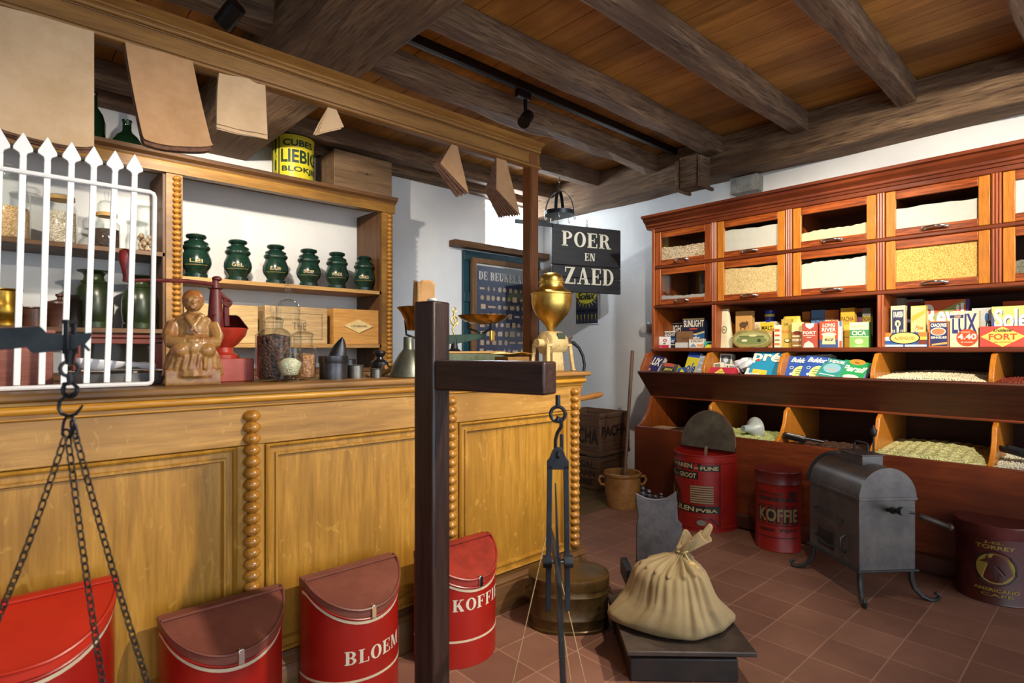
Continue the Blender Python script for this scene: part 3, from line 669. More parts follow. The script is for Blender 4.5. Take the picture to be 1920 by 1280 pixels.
# ---- paper bags under the fascia
def bag_stack(label, corners, y, n, th, mat=PAPER, lean=0, round_=0, fan=0):
    """stack of flat bags; corners in the plane of the rail; each sheet slightly askew"""
    P = [Py(u, v, y) for u, v in corners]
    r = thing('paper_bag_stack', label, 'paper bags', P[0]+Vector((0, 0, 0)), group='paper bags hung under the fascia rail')
    c = sum(P, Vector())/len(P); rr = random.Random(int(P[0].x*1000))
    body = MB()
    for k in range(n):
        f = k/max(1, n-1); dy = -th*(1-f)
        sh = 1 + .012*f
        q = [Vector((p.x*1.0 + rr.uniform(-.002, .002) + fan*f*(1 if p.z < c.z else 0), 0, p.z - (rr.uniform(0, .018) if p.z < c.z and k else 0))) for p in P]
        def fn(u, v, q=q, dy=dy):
            t = q[0].lerp(q[1], u); b = q[3].lerp(q[2], u); p = t.lerp(b, v)
            p = p.copy(); p.y = y + dy - lean*v*v + .006*math.sin(PI*u)*v + .003*math.sin(u*9+v*4)
            if v > .99 and round_: p.z += round_*(abs(u-.5)*2)**4
            return p
        mb = MB(); mb.grid(fn, 12, 12)
        if k == 0: front = mb
        else: body.add(mb.v, mb.f)
    def slab(mb, t):
        # give the sheets thickness
        n0 = len(mb.v); vs = [Vector((v.x, v.y+t, v.z)) for v in mb.v]; fs = [f[::-1] for f in mb.f]
        mb.add(vs, fs)
    slab(front, .0012); slab(body, .0012)
    front.build('front_bag', mat, r, world=True, smooth=60); 
    if n > 1: body.build('bags_behind', [PAPERE if n > 6 else mat], r, world=True, smooth=60)['kind'] = 'stuff'
    return r
BY = 2.30
bag_stack('largest flat stack of pale brown paper bags at the far left of the rail', [(-60, 2), (174, 66), (172, 292), (-50, 238)], BY, 12, .03, PAPERL, .015, round_=.02)
bag_stack('brown paper bag stack with rounded lower corner, second from the left on the rail', [(231, 86), (357, 121), (386, 289), (262, 280)], BY, 12, .035, PAPER, .05, round_=.012)
bag_stack('pale folded paper bags, third from the left on the rail', [(408, 140), (495, 158), (496, 258), (401, 238)], BY, 6, .02, PAPERL, .02)
def cone_stack(label, face, y, n, th, shift, mat=PAPER):
    """stack of pointed paper bags hung by the tip; face = outline of the front bag in pixels"""
    P = [Py(u, v, y) for u, v in face]; r = thing('paper_cone_stack', label, 'paper bags', P[0], group='paper bags hung under the fascia rail')
    sh = Vector(shift)
    fr = MB(); bk = MB(); ax = P[0]
    for k in range(n):
        f = k/max(1, n-1); t = sh*f
        # the tip stays on the string, the rest swings away
        Q = [ax + (p-ax) + t*((p-ax).length/max((q-ax).length for q in P)) + Vector((0, 0, .004*math.sin(k*2.3)))*(1 if i else 0) for i, p in enumerate(P)]
        tgt = fr if k == 0 else bk
        nrm = Vector((0, .0011, 0)); o = len(Q)
        tgt.add(Q + [q+nrm+sh*(.35/n) *((p-ax).length/.1 if (p-ax).length < .1 else 1) for q, p in zip(Q, P)], [tuple(range(o))[::-1], tuple(range(o, 2*o))] + [(i, (i+1) % o, o+(i+1) % o, o+i) for i in range(o)])
    fr.build('front_bag', mat, r, world=True, smooth=0); bk.build('bags_behind', [PAPERE if n > 8 else mat], r, world=True, smooth=0)['kind'] = 'stuff'
cone_stack('small folded triangular paper bags below the middle of the rail', [(617, 197), (628, 199), (645, 238), (622, 243), (598, 249), (604, 230)], BY, 4, .02, (-.02, .01, -.012), PAPERL)
cone_stack('small stack of pointed paper bags next to the white wall', [(849, 266), (856, 266), (879, 362), (826, 306)], BY, 10, .03, (-.047, .043, -.022))
cone_stack('thick fanned stack of dark-edged pointed paper bags near the post', [(931, 290), (947, 292), (976, 404), (931, 354)], BY, 22, .1, (-.085, .078, -.014))
# ---- crock-shaped lathe helper
def lathe_thing(name, label, cat, prof, mat, loc, n=32, group=None, smooth=40):
    mb = MB(); mb.lathe(prof, n=n); o = mb.build(name, mat, smooth=smooth); o.location = loc; return tag(o, label, cat, group)
# ---- six green tins
GRN = worn('#173227', '#0d1f18', .5, 7, .22)
tin_p = [(.062, 0), (.072, .004), (.072, .03), (.064, .036), (.068, .05), (.088, .075), (.096, .10), (.094, .13), (.082, .16), (.075, .178), (.080, .188), (.088, .195), (.088, .207), (.080, .213), (.076, .222)]
tlid = [(.0, .215), (.074, .222), (.078, .232), (.066, .242), (.050, .246), (.046, .256), (.060, .262), (.066, .272), (.062, .283), (.04, .290), (0, .291)]
words = ['LEI', 'GEL', 'BLAUW', 'SNOEP', 'WINDE', 'GRIES']
lbl = ['first green lacquered tin from the left on the middle shelf', 'second green lacquered tin on the middle shelf, beside the leftmost one', 'third green lacquered tin from the left on the middle shelf', 'fourth green lacquered tin from the left on the middle shelf', 'fifth green lacquered tin on the middle shelf, next to last', 'last green lacquered tin, nearest the right bobbin column']
for i, (u, v0, v1) in enumerate(((368, 513, 427), (446, 519, 438), (517, 524, 447), (579, 529, 455), (632, 532, 460), (682.5, 534, 466))):
    p = Py(u, 500, 4.14); s_ = 1.0
    t = (p.x*math.cos(YAW)+p.y*math.sin(YAW)); s_ = (v0-v1-2)/F*t/.291
    r = thing('spice_tin', lbl[i], 'tin', (p.x, 4.14, 1.66), group='green spice tins on the middle shelf'); r.scale = (s_*.93, s_*.93, s_)
    a = MB(); a.lathe(tin_p, n=36); a.build('body', GRN, r)
    a = MB(); a.lathe(tlid, n=36); a.build('lid', GRN, r)
    ang = math.atan2(-p.y, -p.x)
    def fn(a_, b_, h, ang=ang):
        z = .082+.05*b_; rad = (.096 - 9*(z-.105)**2)+.001+h; th = ang + (a_-.5)*1.1
        return (rad*math.cos(th), rad*math.sin(th), z)
    print_on('painted_band', r, [('r', -.25, .0, 1.25, .07, '#8a7440'), ('r', -.25, 1.0, 1.25, 1.05, '#8a7440'), ('t', .12, .3, .88, .78, '#b9a06a', words[i], 'sans')], fn, .0008, 'faded gilt lettering')
# ---- three wooden drawers
for (u0, u1, v, lb, tx, m) in ((345, 484, 568, 'wide pale wooden box marked S on the lower right shelf', 'S.', wood('box_a', '#a98a58', '#c9ab78', 'x', 1, .6)), (497, 614, 573, 'weathered wooden tea box marked THE on the lower shelf', 'THE', wood('box_b', '#9d8058', '#bfa173', 'x', 1, .7)), (626, 715, 578, 'orange wooden box with a pale diamond label on the lower shelf', None, wood('box_c', '#b37f3c', '#cf9a52', 'x', 1, .6))):
    x0, x1 = Py(u0, 600, YS+.04).x, Py(u1, 600, YS+.04).x; zt = Py((u0+u1)/2, v+2, YS+.04).z
    r = thing('wooden_box', lb, 'box', ((x0+x1)/2, YS+.17, 1.24))
    mb = MB(); mb.box(x0, YS+.04, 1.24, x1, YS+.30, zt); mb.build('box_body', m, r, world=True, bevel=.004)
    wd, hg = x1-x0, zt-1.24
    fn = lambda a, b, h, x0=x0, wd=wd, hg=hg: (x0+wd*a, YS+.039-h, 1.24+hg*b)
    if tx == 'S.': print_on('stamp', r, [('t', .62, .42, .70, .60, '#4c3b22', 'S.', 'sans')], fn, .0006, world=True)
    elif tx == 'THE': print_on('stamp', r, [('t', .42, .38, .64, .58, '#6e5a40', 'THE', 'sans'), ('r', .12, .82, .9, .83, '#6e5a40'), ('r', .12, .12, .9, .13, '#6e5a40'), ('r', .9, .12, .908, .83, '#6e5a40'), ('r', .115, .12, .123, .83, '#6e5a40')], fn, .0006, world=True)
    else:
        mb = MB(); mb.prism([(x0+wd*a, 1.24+hg*b) for a, b in ((.2, .52), (.5, .32), (.81, .52), (.5, .71))], YS+.032, YS+.0399, axis='y'); o = mb.build('diamond_label', paint('#d8bd84', .6), r, world=True, bevel=.001); o['label'] = 'pale diamond label'
        print_on('stamp', r, [('t', .34, .49, .68, .545, '#3f2f1c', 'CW BEKKER', 'sans')], lambda a, b, h: (x0+wd*a, YS+.0315-h, 1.24+hg*b), .0005, world=True)
# ---- tin can and wooden chest on top of the shelf unit
p = Py(550, 290, 4.13)
r = thing('stock_cube_can', 'large yellow and green round can with bold lettering on top of the shelf unit', 'can', (p.x, 4.13, 2.398))
a = MB(); a.lathe([(.146, 0), (.150, .003), (.150, .008), (.147, .011), (.147, .309), (.150, .312), (.150, .322), (.146, .325), (.140, .322), (0, .320)], n=48); a.build('body', paint('#c2b32a', .35, noise=.05), r); r.scale = (.97, .97, .97)
a_c = math.atan2(-p.y, -p.x)
fnc = lambda a, b, h: ((.1475+h)*math.cos(a_c+(a-.5)*2.6), (.1475+h)*math.sin(a_c+(a-.5)*2.6), .325*b)
print_on('printed_label', r, [('r', -.45, .0, .24, 1, '#1e3a24'), ('r', .24, 0, 1.4, .05, '#1e3a24'), ('r', .24, .955, 1.4, 1, '#1e3a24'), ('t', .31, .74, .90, .89, '#16301d', 'CUBES', 'bold'), ('t', .27, .37, 1.02, .67, '#16301d', 'LIEBIG', 'bold'), ('t', .29, .14, 1.06, .29, '#16301d', 'BLOKJES', 'bold'), ('t', .06, .1, .2, .2, '#b8aa30', 'KJES', 'bold'), ('t', .06, .42, .2, .6, '#b8aa30', 'BIG', 'bold')], fnc, .0006)
x0, x1 = Py(627, 300, 4.06).x, Py(735, 300, 4.06).x
r = thing('wooden_chest', 'plain dark brown wooden chest on top of the shelf unit right of the can', 'chest', ((x0+x1)/2, 4.2, 2.398))
CH = wood('chest_wood', '#5e4831', '#80664a', 'x', .8, .6)
mb = MB(); mb.box(x0, 4.06, 2.398, x1, 4.385, 2.71); mb.build('body', CH, r, world=True, bevel=.004)
wd = x1-x0
print_on('stamp', r, [('t', .36, .52, .64, .6, '#4a3826', 'VAN MAS', 'sans')], lambda a, b, h: (x0+wd*a, 4.0595-h, 2.398+.31*b), .0005, world=True)
# ---- green bottles on top
BG = paint('#0d2413', .08, noise=.05); 
lathe_thing('green_bottle', 'tall dark green bottle on the shelf unit behind the largest bag stack', 'bottle', [(.03, 0), (.055, .0), (.058, .02), (.058, .14), (.045, .19), (.02, .23), (.016, .30), (.019, .305), (.019, .32), (.013, .32)], BG, (Py(176, 250, 4.15).x, 4.15, 2.398))
lathe_thing('green_bottle', 'squat dark green bottle on the shelf unit beside the second bag stack', 'bottle', [(.04, 0), (.075, .0), (.082, .02), (.080, .06), (.06, .095), (.03, .12), (.024, .135), (.024, .18), (.028, .185), (.028, .195), (.02, .195)], BG, (Py(238, 250, 4.15).x, 4.15, 2.398))
# ---- jars on the upper left shelf
JG = glassy('jar_glass', (.97, .99, .98), .12)
def jar(label, u, z, y, R, Ht, fill, fm, neck=.75, neckh=.18, lid='glass', cork=True, grp='glass jars on the upper left shelf', name='storage_jar'):
    p = Py(u, 400, y); r = thing(name, label, 'jar', (p.x, y, z), group=grp)
    nh = Ht*(1-neckh)
    a = MB(); a.lathe([(.0, .004), (R*.8, 0), (R, .01), (R, nh*.86), (R*(.5+neck/2), nh*.95), (R*neck, nh), (R*neck, Ht-.004), (R*neck+.004, Ht)], n=32); a.build('glass_body', JG, r)
    a = MB(); fh = nh*.86*fill; q = R-.006; a.lathe([(0, .008), (q*.85, .008), (q, .02), (q, fh), (q*.5, fh+.006), (0, fh+.01)], n=32); a.build('contents', fm, r, smooth=70)
    Rl = R*neck
    if cork: a = MB(); a.lathe([(Rl+.001, Ht-.022), (Rl+.006, Ht-.02), (Rl+.006, Ht+.0), (Rl+.001, Ht+.002)], n=32); a.build('rubber_band', paint('#b08a4c', .6), r)
    if lid == 'glass':
        a = MB(); a.lathe([(Rl+.004, Ht), (Rl+.006, Ht+.008), (Rl*.8, Ht+.016), (Rl*.35, Ht+.02), (Rl*.25, Ht+.03), (Rl*.42, Ht+.045), (Rl*.3, Ht+.06), (0, Ht+.064)], n=28); a.build('stopper', JG, r)
    elif lid == 'tall':
        a = MB(); a.lathe([(Rl*.95, Ht-.005), (Rl, Ht+.02), (Rl*.98, Ht+.05), (Rl*.7, Ht+.07), (Rl*.2, Ht+.078), (Rl*.16, Ht+.09), (Rl*.28, Ht+.105), (Rl*.22, Ht+.13), (0, Ht+.135)], n=28); a.build('stopper', JG, r)
    elif lid == 'flat':
        a = MB(); a.lathe([(Rl+.005, Ht), (Rl+.006, Ht+.006), (0, Ht+.010)], n=28); a.build('lid', JG, r)
    return r
OATS = grains('oats', '#c79a63', '#ecca98', 150); PEBB = grains('macaroni', '#b3a489', '#e6dbc6', 110); CLOVE = grains('cloves', '#1e1512', '#4a362b', 160)
jar('large glass jar of orange-brown flakes at the far left end of the shelf', 16, 1.795, 4.17, .095, .36, .72, OATS, .8, .2, 'glass', False)
jar('glass jar of small pale macaroni behind the fourth and fifth bars', 114, 1.795, 4.17, .078, .28, .93, PEBB, .78, .15, 'flat')
jar('glass jar of dark cloves with a stopper and tan band', 200, 1.795, 4.17, .068, .22, .80, CLOVE, .7, .2, 'tall')
r = jar('glass jar half full of nutmegs beside the shelf column', 274, 1.795, 4.17, .058, .29, .02, CLOVE, .85, .25, 'flat', False)
mb = MB(); rr = random.Random(5)
for i in range(46):
    a, q = rr.uniform(0, 6.28), math.sqrt(rr.random())*.042
    mb.sphere((q*math.cos(a), q*math.sin(a), .018+.095*(i/46)), .0125, (1, 1, 1.25), 10)
o = mb.build('nutmegs', paint('#9a8268', .6), r, smooth=80); o['kind'] = 'stuff'
# ---- lower left shelf: tall green vases, mortar, small pots
VG = worn('#1c2418', '#2e3a1c', .5, 9, .3, .3)
vp = [(.068, 0), (.082, .003), (.082, .03), (.076, .036), (.080, .045), (.086, .10), (.084, .16), (.072, .215), (.058, .23), (.062, .238), (.058, .246), (.045, .255), (.042, .275), (.05, .29), (.07, .297), (.072, .303), (.05, .30), (0, .298)]
for u, s_, lb in ((176, 1.0, 'left one of two tall green metal vases with flared rims'), (262, .97, 'right one of two tall green metal vases with flared rims, by the column')):
    o = lathe_thing('metal_vase', lb, 'vase', vp, VG, (Py(u, 600, 4.16).x, 4.16, 1.325), group='tall green vases on the lower left shelf'); o.scale = (s_*1.16, s_*1.16, s_*1.12)
lathe_thing('brass_mortar', 'golden brass mortar bowl at the left end of the lower shelf', 'mortar', [(.06, 0), (.075, .003), (.075, .018), (.062, .028), (.078, .05), (.086, .08), (.078, .12), (.070, .16), (.072, .19), (.082, .198), (.08, .203), (.066, .195), (.06, .06), (0, .05)], worn('#8a6a22', '#a8852f', .5, 10, .3, .8), (Py(8, 600, 4.15).x, 4.15, 1.325))
DB = worn('#3a2016', '#5a3424', .5, 12, .4)
lathe_thing('small_pot', 'low dark brown pot beside the brass mortar', 'pot', [(.05, 0), (.056, .002), (.056, .10), (.06, .104), (.058, .11), (0, .108)], DB, (Py(64, 600, 4.15).x, 4.15, 1.325))
lathe_thing('small_pot', 'dark brown lidded canister with a knob near the left vase', 'pot', [(.055, 0), (.06, .002), (.06, .13), (.063, .134), (.06, .145), (.03, .155), (.012, .16), (.012, .172), (.02, .18), (.02, .19), (0, .194)], DB, (Py(112, 600, 4.15).x, 4.15, 1.325))
lathe_thing('small_pot', 'narrow black canister in front of the left vase', 'pot', [(.035, 0), (.04, .002), (.04, .15), (.044, .155), (.03, .165), (.02, .185), (0, .19)], paint('#15100e', .3), (Py(138, 600, 4.10).x, 4.10, 1.325))

# ================================================================ on the counter, left to right
TZ = ZT
# reddish wood till drawer block behind the bars
TW = wood('till_wood', '#8a5040', '#a8685a', 'x', 1.5, .6, .2)
x1 = Py(100, 700, 2.34).x
r = thing('wooden_till', 'reddish brown wooden till box behind the bars at the left end of the counter', 'till', (x1-.3, 2.45, TZ))
mb = MB(); mb.box(x1-.62, 2.34, TZ, x1, 2.58, TZ+.165); mb.build('box_body', TW, r, world=True, bevel=.005)
mb = MB(); mb.box(x1-.63, 2.335, TZ+.165, x1+.006, 2.585, TZ+.178); mb.build('lid', TW, r, world=True, bevel=.004)
# red framed glass case
xa, xb = Py(135, 700, 2.5).x, Py(305, 700, 2.5).x
r = thing('red_display_case', 'low red wooden display case with glass front behind the bars', 'display case', ((xa+xb)/2, 2.58, TZ))
RW = paint('#8c4032', .45, noise=.2)
zt = TZ+.165
for (a, b, c, d) in ((xa, TZ, xb, TZ+.02), (xa, zt-.03, xb, zt-.008), (xa, TZ, xa+.025, zt-.02), (xb-.025, TZ, xb, zt-.02)):
    mb = MB(); mb.box(a, 2.50, b, c, 2.525, d); mb.build('front_frame', RW, r, world=True, bevel=.003)
mb = MB(); mb.box(xa-.01, 2.49, zt-.008, xb+.01, 2.655, zt+.004); mb.build('top_board', RW, r, world=True, bevel=.003)
mb = MB(); mb.box(xa+.02, 2.512, TZ+.015, xb-.02, 2.515, zt-.025); mb.build('glass_pane', GLASS, r, world=True)
mb = MB(); mb.box(xa, 2.64, TZ, xb, 2.655, zt-.008); mb.build('back_board', paint('#5a5a48', .6), r, world=True)
# glass dish with a white porcelain scoop
px_ = Py(222, 716, 2.26)
r = thing('glass_dish', 'wide shallow glass dish behind the bars of the screen', 'dish', (px_.x, 2.26, TZ))
a = MB(); a.lathe([(.10, .0), (.11, .002), (.122, .03), (.13, .042), (.126, .044), (.115, .03), (.10, .008), (0, .006)], n=40); a.build('dish_body', paint('#b9bfc2', .08, .6), r)
a = MB(); a.lathe([(.131, .040), (.133, .046), (.126, .048), (.125, .042)], n=40); a.build('dish_rim', CHROME, r); r.scale = (1.15, .8, 1)
r = thing('porcelain_scoop', 'white porcelain scoop lying across the glass dish', 'scoop', (px_.x, 2.25, TZ+.048)); r.rotation_euler = (0, .12, .15)
WPOR = paint('#e6e6ea', .15, noise=.02)
a = MB(); a.grid(lambda u, v: ((-.11+.13*v), (.012+.032*math.sin(PI*min(1, .25+v*.75)))*math.cos(PI+PI*u), .028+(.012+.024*math.sin(PI*min(1, .25+v*.75)))*math.sin(PI+PI*u)), 14, 12)
o = a.build('scoop_bowl', WPOR, r, smooth=80); md = o.modifiers.new('thick', 'SOLIDIFY'); md.thickness = .003
a = MB(); a.tube([(.02, 0, .02), (.05, 0, .022), (.075, 0, .022), (.085, 0, .022)], [.012, .009, .013, .008], 12); a.sphere((.092, 0, .022), .015); a.build('scoop_handle', WPOR, r)

# ---- terracotta figurine of a seated woman
def remeshed(mb, name, mat, parent, vox=.004, sm=3):
    o = mb.build(name, mat, parent, smooth=0)
    m = o.modifiers.new('join', 'REMESH'); m.mode = 'VOXEL'; m.voxel_size = vox; m.use_smooth_shade = True
    s_ = o.modifiers.new('soft', 'SMOOTH'); s_.iterations = sm; s_.factor = .5
    return o
pf = Py(362, 720, 2.10)
r = thing('seated_figurine', 'glazed terracotta figurine of a seated woman in folded robes on the counter', 'figurine', (pf.x, 2.10, TZ), math.radians(-12)); r.scale = (.92, .92, .935)
fig = MB(); rf = random.Random(3)
fig.box(-.085, -.065, 0, .085, .07, .055)
def skirt(u, v):
    a = 2*PI*u; k = 1+.07*math.sin(a*7+v*3)*(1-v)+.04*math.sin(a*13+2)
    rx = (.095-.035*v**1.3)*k; ry = (.082-.02*v)*k
    return (rx*math.cos(a), ry*math.sin(a)-.012*v, .03+.125*v)
fig.grid(skirt, 40, 8, wrap=True); k = len(fig.v); fig.add([skirt(i/40, 0) for i in range(40)], [tuple(range(40))]); fig.add([skirt(i/40, 1) for i in range(40)], [tuple(range(40))])
fig.sphere((0, .01, .15), .062, (1.05, .85, .75)); fig.sphere((0, -.05, .135), .045, (1.5, .8, .6))
for q in (-1, 1): fig.sphere((q*.04, -.06, .12), .032, (1, 1, .8)); fig.tube([(q*.062, .01, .215), (q*.075, -.01, .17), (q*.07, -.035, .148), (q*.02, -.068, .152)], [.022, .024, .022, .014], 10)
fig.sphere((0, -.074, .152), .017, (1.4, .8, .8)); fig.sphere((0, -.075, .128), .018, (1, .8, 1.2))
fig.sphere((0, .008, .19), .055, (1, .72, 1.1)); fig.sphere((0, .008, .222), .045, (1.35, .75, .65))
fig.tube([(0, .008, .235), (0, .004, .262)], [.026, .019], 12)
fig.ring((0, .004, .243), .026, .010, (0, -.2, 1)); fig.tube([(-.02, -.028, .24), (0, -.045, .205), (.012, -.05, .18)], [.012, .01, .006], 8); fig.tube([(.022, -.026, .24), (.005, -.043, .21), (-.01, -.05, .185)], [.011, .009, .005], 8)
for i in range(12):
    a = -PI/2+(i-5.5)*.26; fig.tube([(.055*math.cos(a), .05*math.sin(a)-.01, .145), (.078*math.cos(a+.1), .07*math.sin(a+.1)-.01, .10), (.09*math.cos(a), .08*math.sin(a), .055)], [.004, .008, .006], 6)
fm = worn('#9c7440', '#7d4830', .54, 20, .25)
remeshed(fig, 'body', fm, r, .0035, 2)
hd = MB(); hd.sphere((0, 0, .290), .033, (.95, 1, 1.12), 24); hd.sphere((0, -.012, .278), .024, (.95, .95, .95)); hd.sphere((0, -.033, .286), .006, (.8, 1.1, 1.3)); hd.tube([(0, -.028, .298), (0, -.038, .284)], [.003, .005], 8)
hd.tube([(-.009, -.033, .272), (.009, -.033, .272)], .0035, 8); hd.tube([(-.006, -.033, .267), (.006, -.033, .267)], .0035, 8)
for q in (-1, 1): hd.sphere((q*.0115, -.0285, .2945), .0052, (1.3, .8, .8)); hd.sphere((q*.031, .0, .288), .008, (.5, .8, 1.3)); hd.tube([(q*.004, -.031, .301), (q*.018, -.028, .303)], .003, 6)
remeshed(hd, 'head', fm, r, .0022, 2)
ha = MB(); ha.sphere((0, .006, .300), .0345, (1.02, 1.02, 1.02), 24); ha.sphere((0, .035, .29), .016)
o = remeshed(ha, 'hair', worn('#a0642f', '#7a4422', .5, 30, .3), r, .003, 1)
# ---- red coffee mill with crank
RM = worn('#a8321f', '#7d2216', .55, 12, .32); RMD = worn('#57191a', '#6e2a24', .5, 14, .4)
pm = Py(418, 700, 2.24)
r = thing('coffee_mill', 'red cast iron coffee mill with long crank behind the figurine', 'coffee mill', (pm.x, 2.24, TZ))
a = MB(); a.box(-.075, -.075, 0, .085, .075, .083); a.build('drawer_box', worn('#a84a3c', '#93382c', .5, 10, .5), r, bevel=.004)
a = MB(); a.lathe([(.055, .083), (.055, .095), (.035, .105), (.033, .122), (.05, .135), (.075, .165), (.082, .19), (.079, .193), (.06, .19), (0, .185)], n=32); a.build('bowl', RM, r)
a = MB(); a.lathe([(.084, .191), (.084, .195), (.055, .235), (.045, .24), (0, .24)], n=32, a0=-.6, a1=3.9); a.build('bowl_cover', RMD, r)
a = MB(); a.tube([(-.025, 0, .17), (-.025, 0, .30), (-.025, 0, .33), (-.025, 0, .335)], [.03, .021, .018, .026], 14); a.tube([(.012, 0, .2), (.01, 0, .3), (-.01, 0, .315)], .011, 8); a.ring((.012, -.012, .285), .012, .005, (0, 1, 0)); a.build('bearing_post', RMD, r)
a = MB(); a.tube([(-.025, 0, .335), (-.025, 0, .372)], [.012, .010], 10); a.sphere((-.02, 0, .37), .017, (1, 1, .6)); a.tube([(-.025, 0, .350), (-.12, -.02, .352), (-.25, -.05, .342), (-.30, -.062, .335)], [.007, .007, .006, .006], 8); a.build('crank', RMD, r)
a = MB(); a.tube([(-.300, -.062, .332), (-.300, -.062, .35), (-.303, -.062, .38), (-.305, -.062, .41), (-.306, -.062, .43), (-.306, -.062, .436)], [.014, .013, .016, .022, .016, .006], 14); a.build('crank_handle', worn('#8a2420', '#5f1a18', .5, 14, .3), r)
# ---- jars on the counter
GLASSY = 1; COFF = grains('coffee_beans', '#1d0f0c', '#5b3a2c', 105, 1.0); NUT = grains('barley', '#8a5a30', '#b98554', 130, 1.0)
cg = 'glass jars on the counter'
def cjar(label, u, y, R, Ht, fill, fm, **k): return jar(label, u, TZ, y, R, Ht, fill, fm, grp=cg, **k)
cjar('tall glass jar of dark coffee beans on the counter', 513, 2.12, .062, .215, .98, COFF, neck=.5, neckh=.1, cork=False)
cjar('tall glass jar with long stopper standing behind the others', 540, 2.24, .050, .235, .55, paint('#b98450', .7), neck=.9, neckh=.12, lid='tall', cork=False)
cjar('glass jar of barley with a domed lid beside the tin scoop', 568, 2.14, .048, .165, .82, NUT, neck=.72, neckh=.2, cork=False)
pg = Py(543, 716, 2.05)
r = thing('glass_goblet', 'low glass beaker filled with white seeds in front of the jars', 'beaker', (pg.x, 2.05, TZ))
a = MB(); a.lathe([(.036, 0), (.038, .002), (.036, .014), (.034, .018), (.045, .06), (.046, .12), (.043, .12), (.042, .06), (.03, .024), (0, .02)], n=28); a.build('glass_body', JG, r)
a = MB(); a.lathe([(0, .022), (.028, .024), (.040, .058), (.041, .068), (.02, .082), (0, .086)], n=28); a.build('contents', grains('white_seed', '#c9c3a0', '#ece6c6', 150), r, smooth=70)
# ---- tin measures
def open_cup(name, label, u, y, R, Ht, mat, cat='cup', extra=None):
    p = Py(u, 700, y); r = thing(name, label, cat, (p.x, y, TZ))
    a = MB(); a.lathe([(0, .001), (R, 0), (R, .004), (R, Ht-.004), (R+.002, Ht-.002), (R+.001, Ht), (R-.002, Ht), (R-.003, .004), (0, .003)], n=32); a.build('body', mat, r); return r
r = open_cup('tin_canister', 'grey tin canister with a scoop sticking out, right of the jars', 625, 2.12, .053, .083, TIND, 'canister')
a = MB(); a.lathe([(.0555, .062), (.0565, .064), (.0565, .09), (.054, .091)], n=32); a.build('collar', TIND, r)
r = thing('grocers_scoop', 'grey metal scoop standing in the tin canister', 'scoop', (r.location.x, 2.12, TZ+.03)); r.rotation_euler = (0, .25, -.5)
a = MB()
def scoopf(u, v):
    a_ = PI*(.1+.8*u) if v > 0 else PI*(.1+.8*u); L = .12*v
    w_ = .036*(1-v**2.5*.9)
    return (w_*math.cos(a_), .030-.036*math.sin(a_)*(1-.5*v), .03+L*.9)
a.grid(scoopf, 14, 12); o = a.build('scoop_blade', TIND, r, smooth=80); md = o.modifiers.new('thick', 'SOLIDIFY'); md.thickness = .0015
a = MB(); a.tube([(0, 0, -.01), (0, 0, .035)], [.012, .018], 10); a.build('scoop_socket', TIND, r)
open_cup('tin_cup', 'plain grey tin cup beside the canister', 666, 2.12, .032, .053, TIN)
open_cup('tin_cup', 'dark tin measure standing behind the plain grey cup', 652, 2.26, .034, .075, TIND)
r = open_cup('tin_cup', 'smallest tin cup with a pouring lip on the counter', 705, 2.10, .0225, .037, TIN)
a = MB(); a.grid(lambda u, v: (.021*math.cos(-.8+1.6*u)+.012*v, .021*math.sin(-.8+1.6*u)*(1-v*.5), .034+.018*v), 8, 4); o = a.build('spout', TIN, r, smooth=80); o.modifiers.new('thick', 'SOLIDIFY').thickness = .0012
# iron weights
wp = [(.034, 0), (.036, .003), (.036, .05), (.030, .056), (.016, .062), (.013, .072), (.022, .08), (.026, .088), (.022, .097), (0, .10)]
for u, y, s_, lb in ((712, 2.38, 1.12, 'dark pewter weight with a round knob by the shelf column'), (758, 2.42, .95, 'dark pewter weight half hidden behind the tin funnel')):
    o = lathe_thing('balance_weight', lb, 'weight', wp, TIND, (Py(u, 690, y).x, y, TZ)); o.scale = (s_, s_, s_)
# wooden scoop
pw = Py(722, 705, 2.2); r = thing('wooden_scoop', 'pale wooden scoop lying behind the smallest tin cup', 'scoop', (pw.x, 2.2, TZ)); r.rotation_euler = (0, -.32, .3)
a = MB(); a.grid(lambda u, v: (-.05+.10*v, .028*math.cos(PI+PI*u), .034+.028*math.sin(PI+PI*u)), 12, 4); o = a.build('scoop_bowl', PINE, r, smooth=80); o.modifiers.new('thick', 'SOLIDIFY').thickness = .004
a = MB(); a.tube([(-.05, 0, .03), (-.10, 0, .032)], [.012, .010], 10); a.build('scoop_handle', PINE, r)
# bell-shaped tin funnel
pb_ = Py(766, 705, 2.06)
lathe_thing('tin_funnel', 'grey pewter bell-shaped funnel partly behind the black post', 'funnel', [(.076, 0), (.078, .003), (.075, .02), (.060, .06), (.040, .095), (.026, .112), (.022, .118), (.021, .165), (.018, .168), (.018, .12), (.035, .09), (.07, .01)], worn('#6d6f60', '#85877a', .5, 10, .4, .8), (pb_.x, 2.06, TZ))
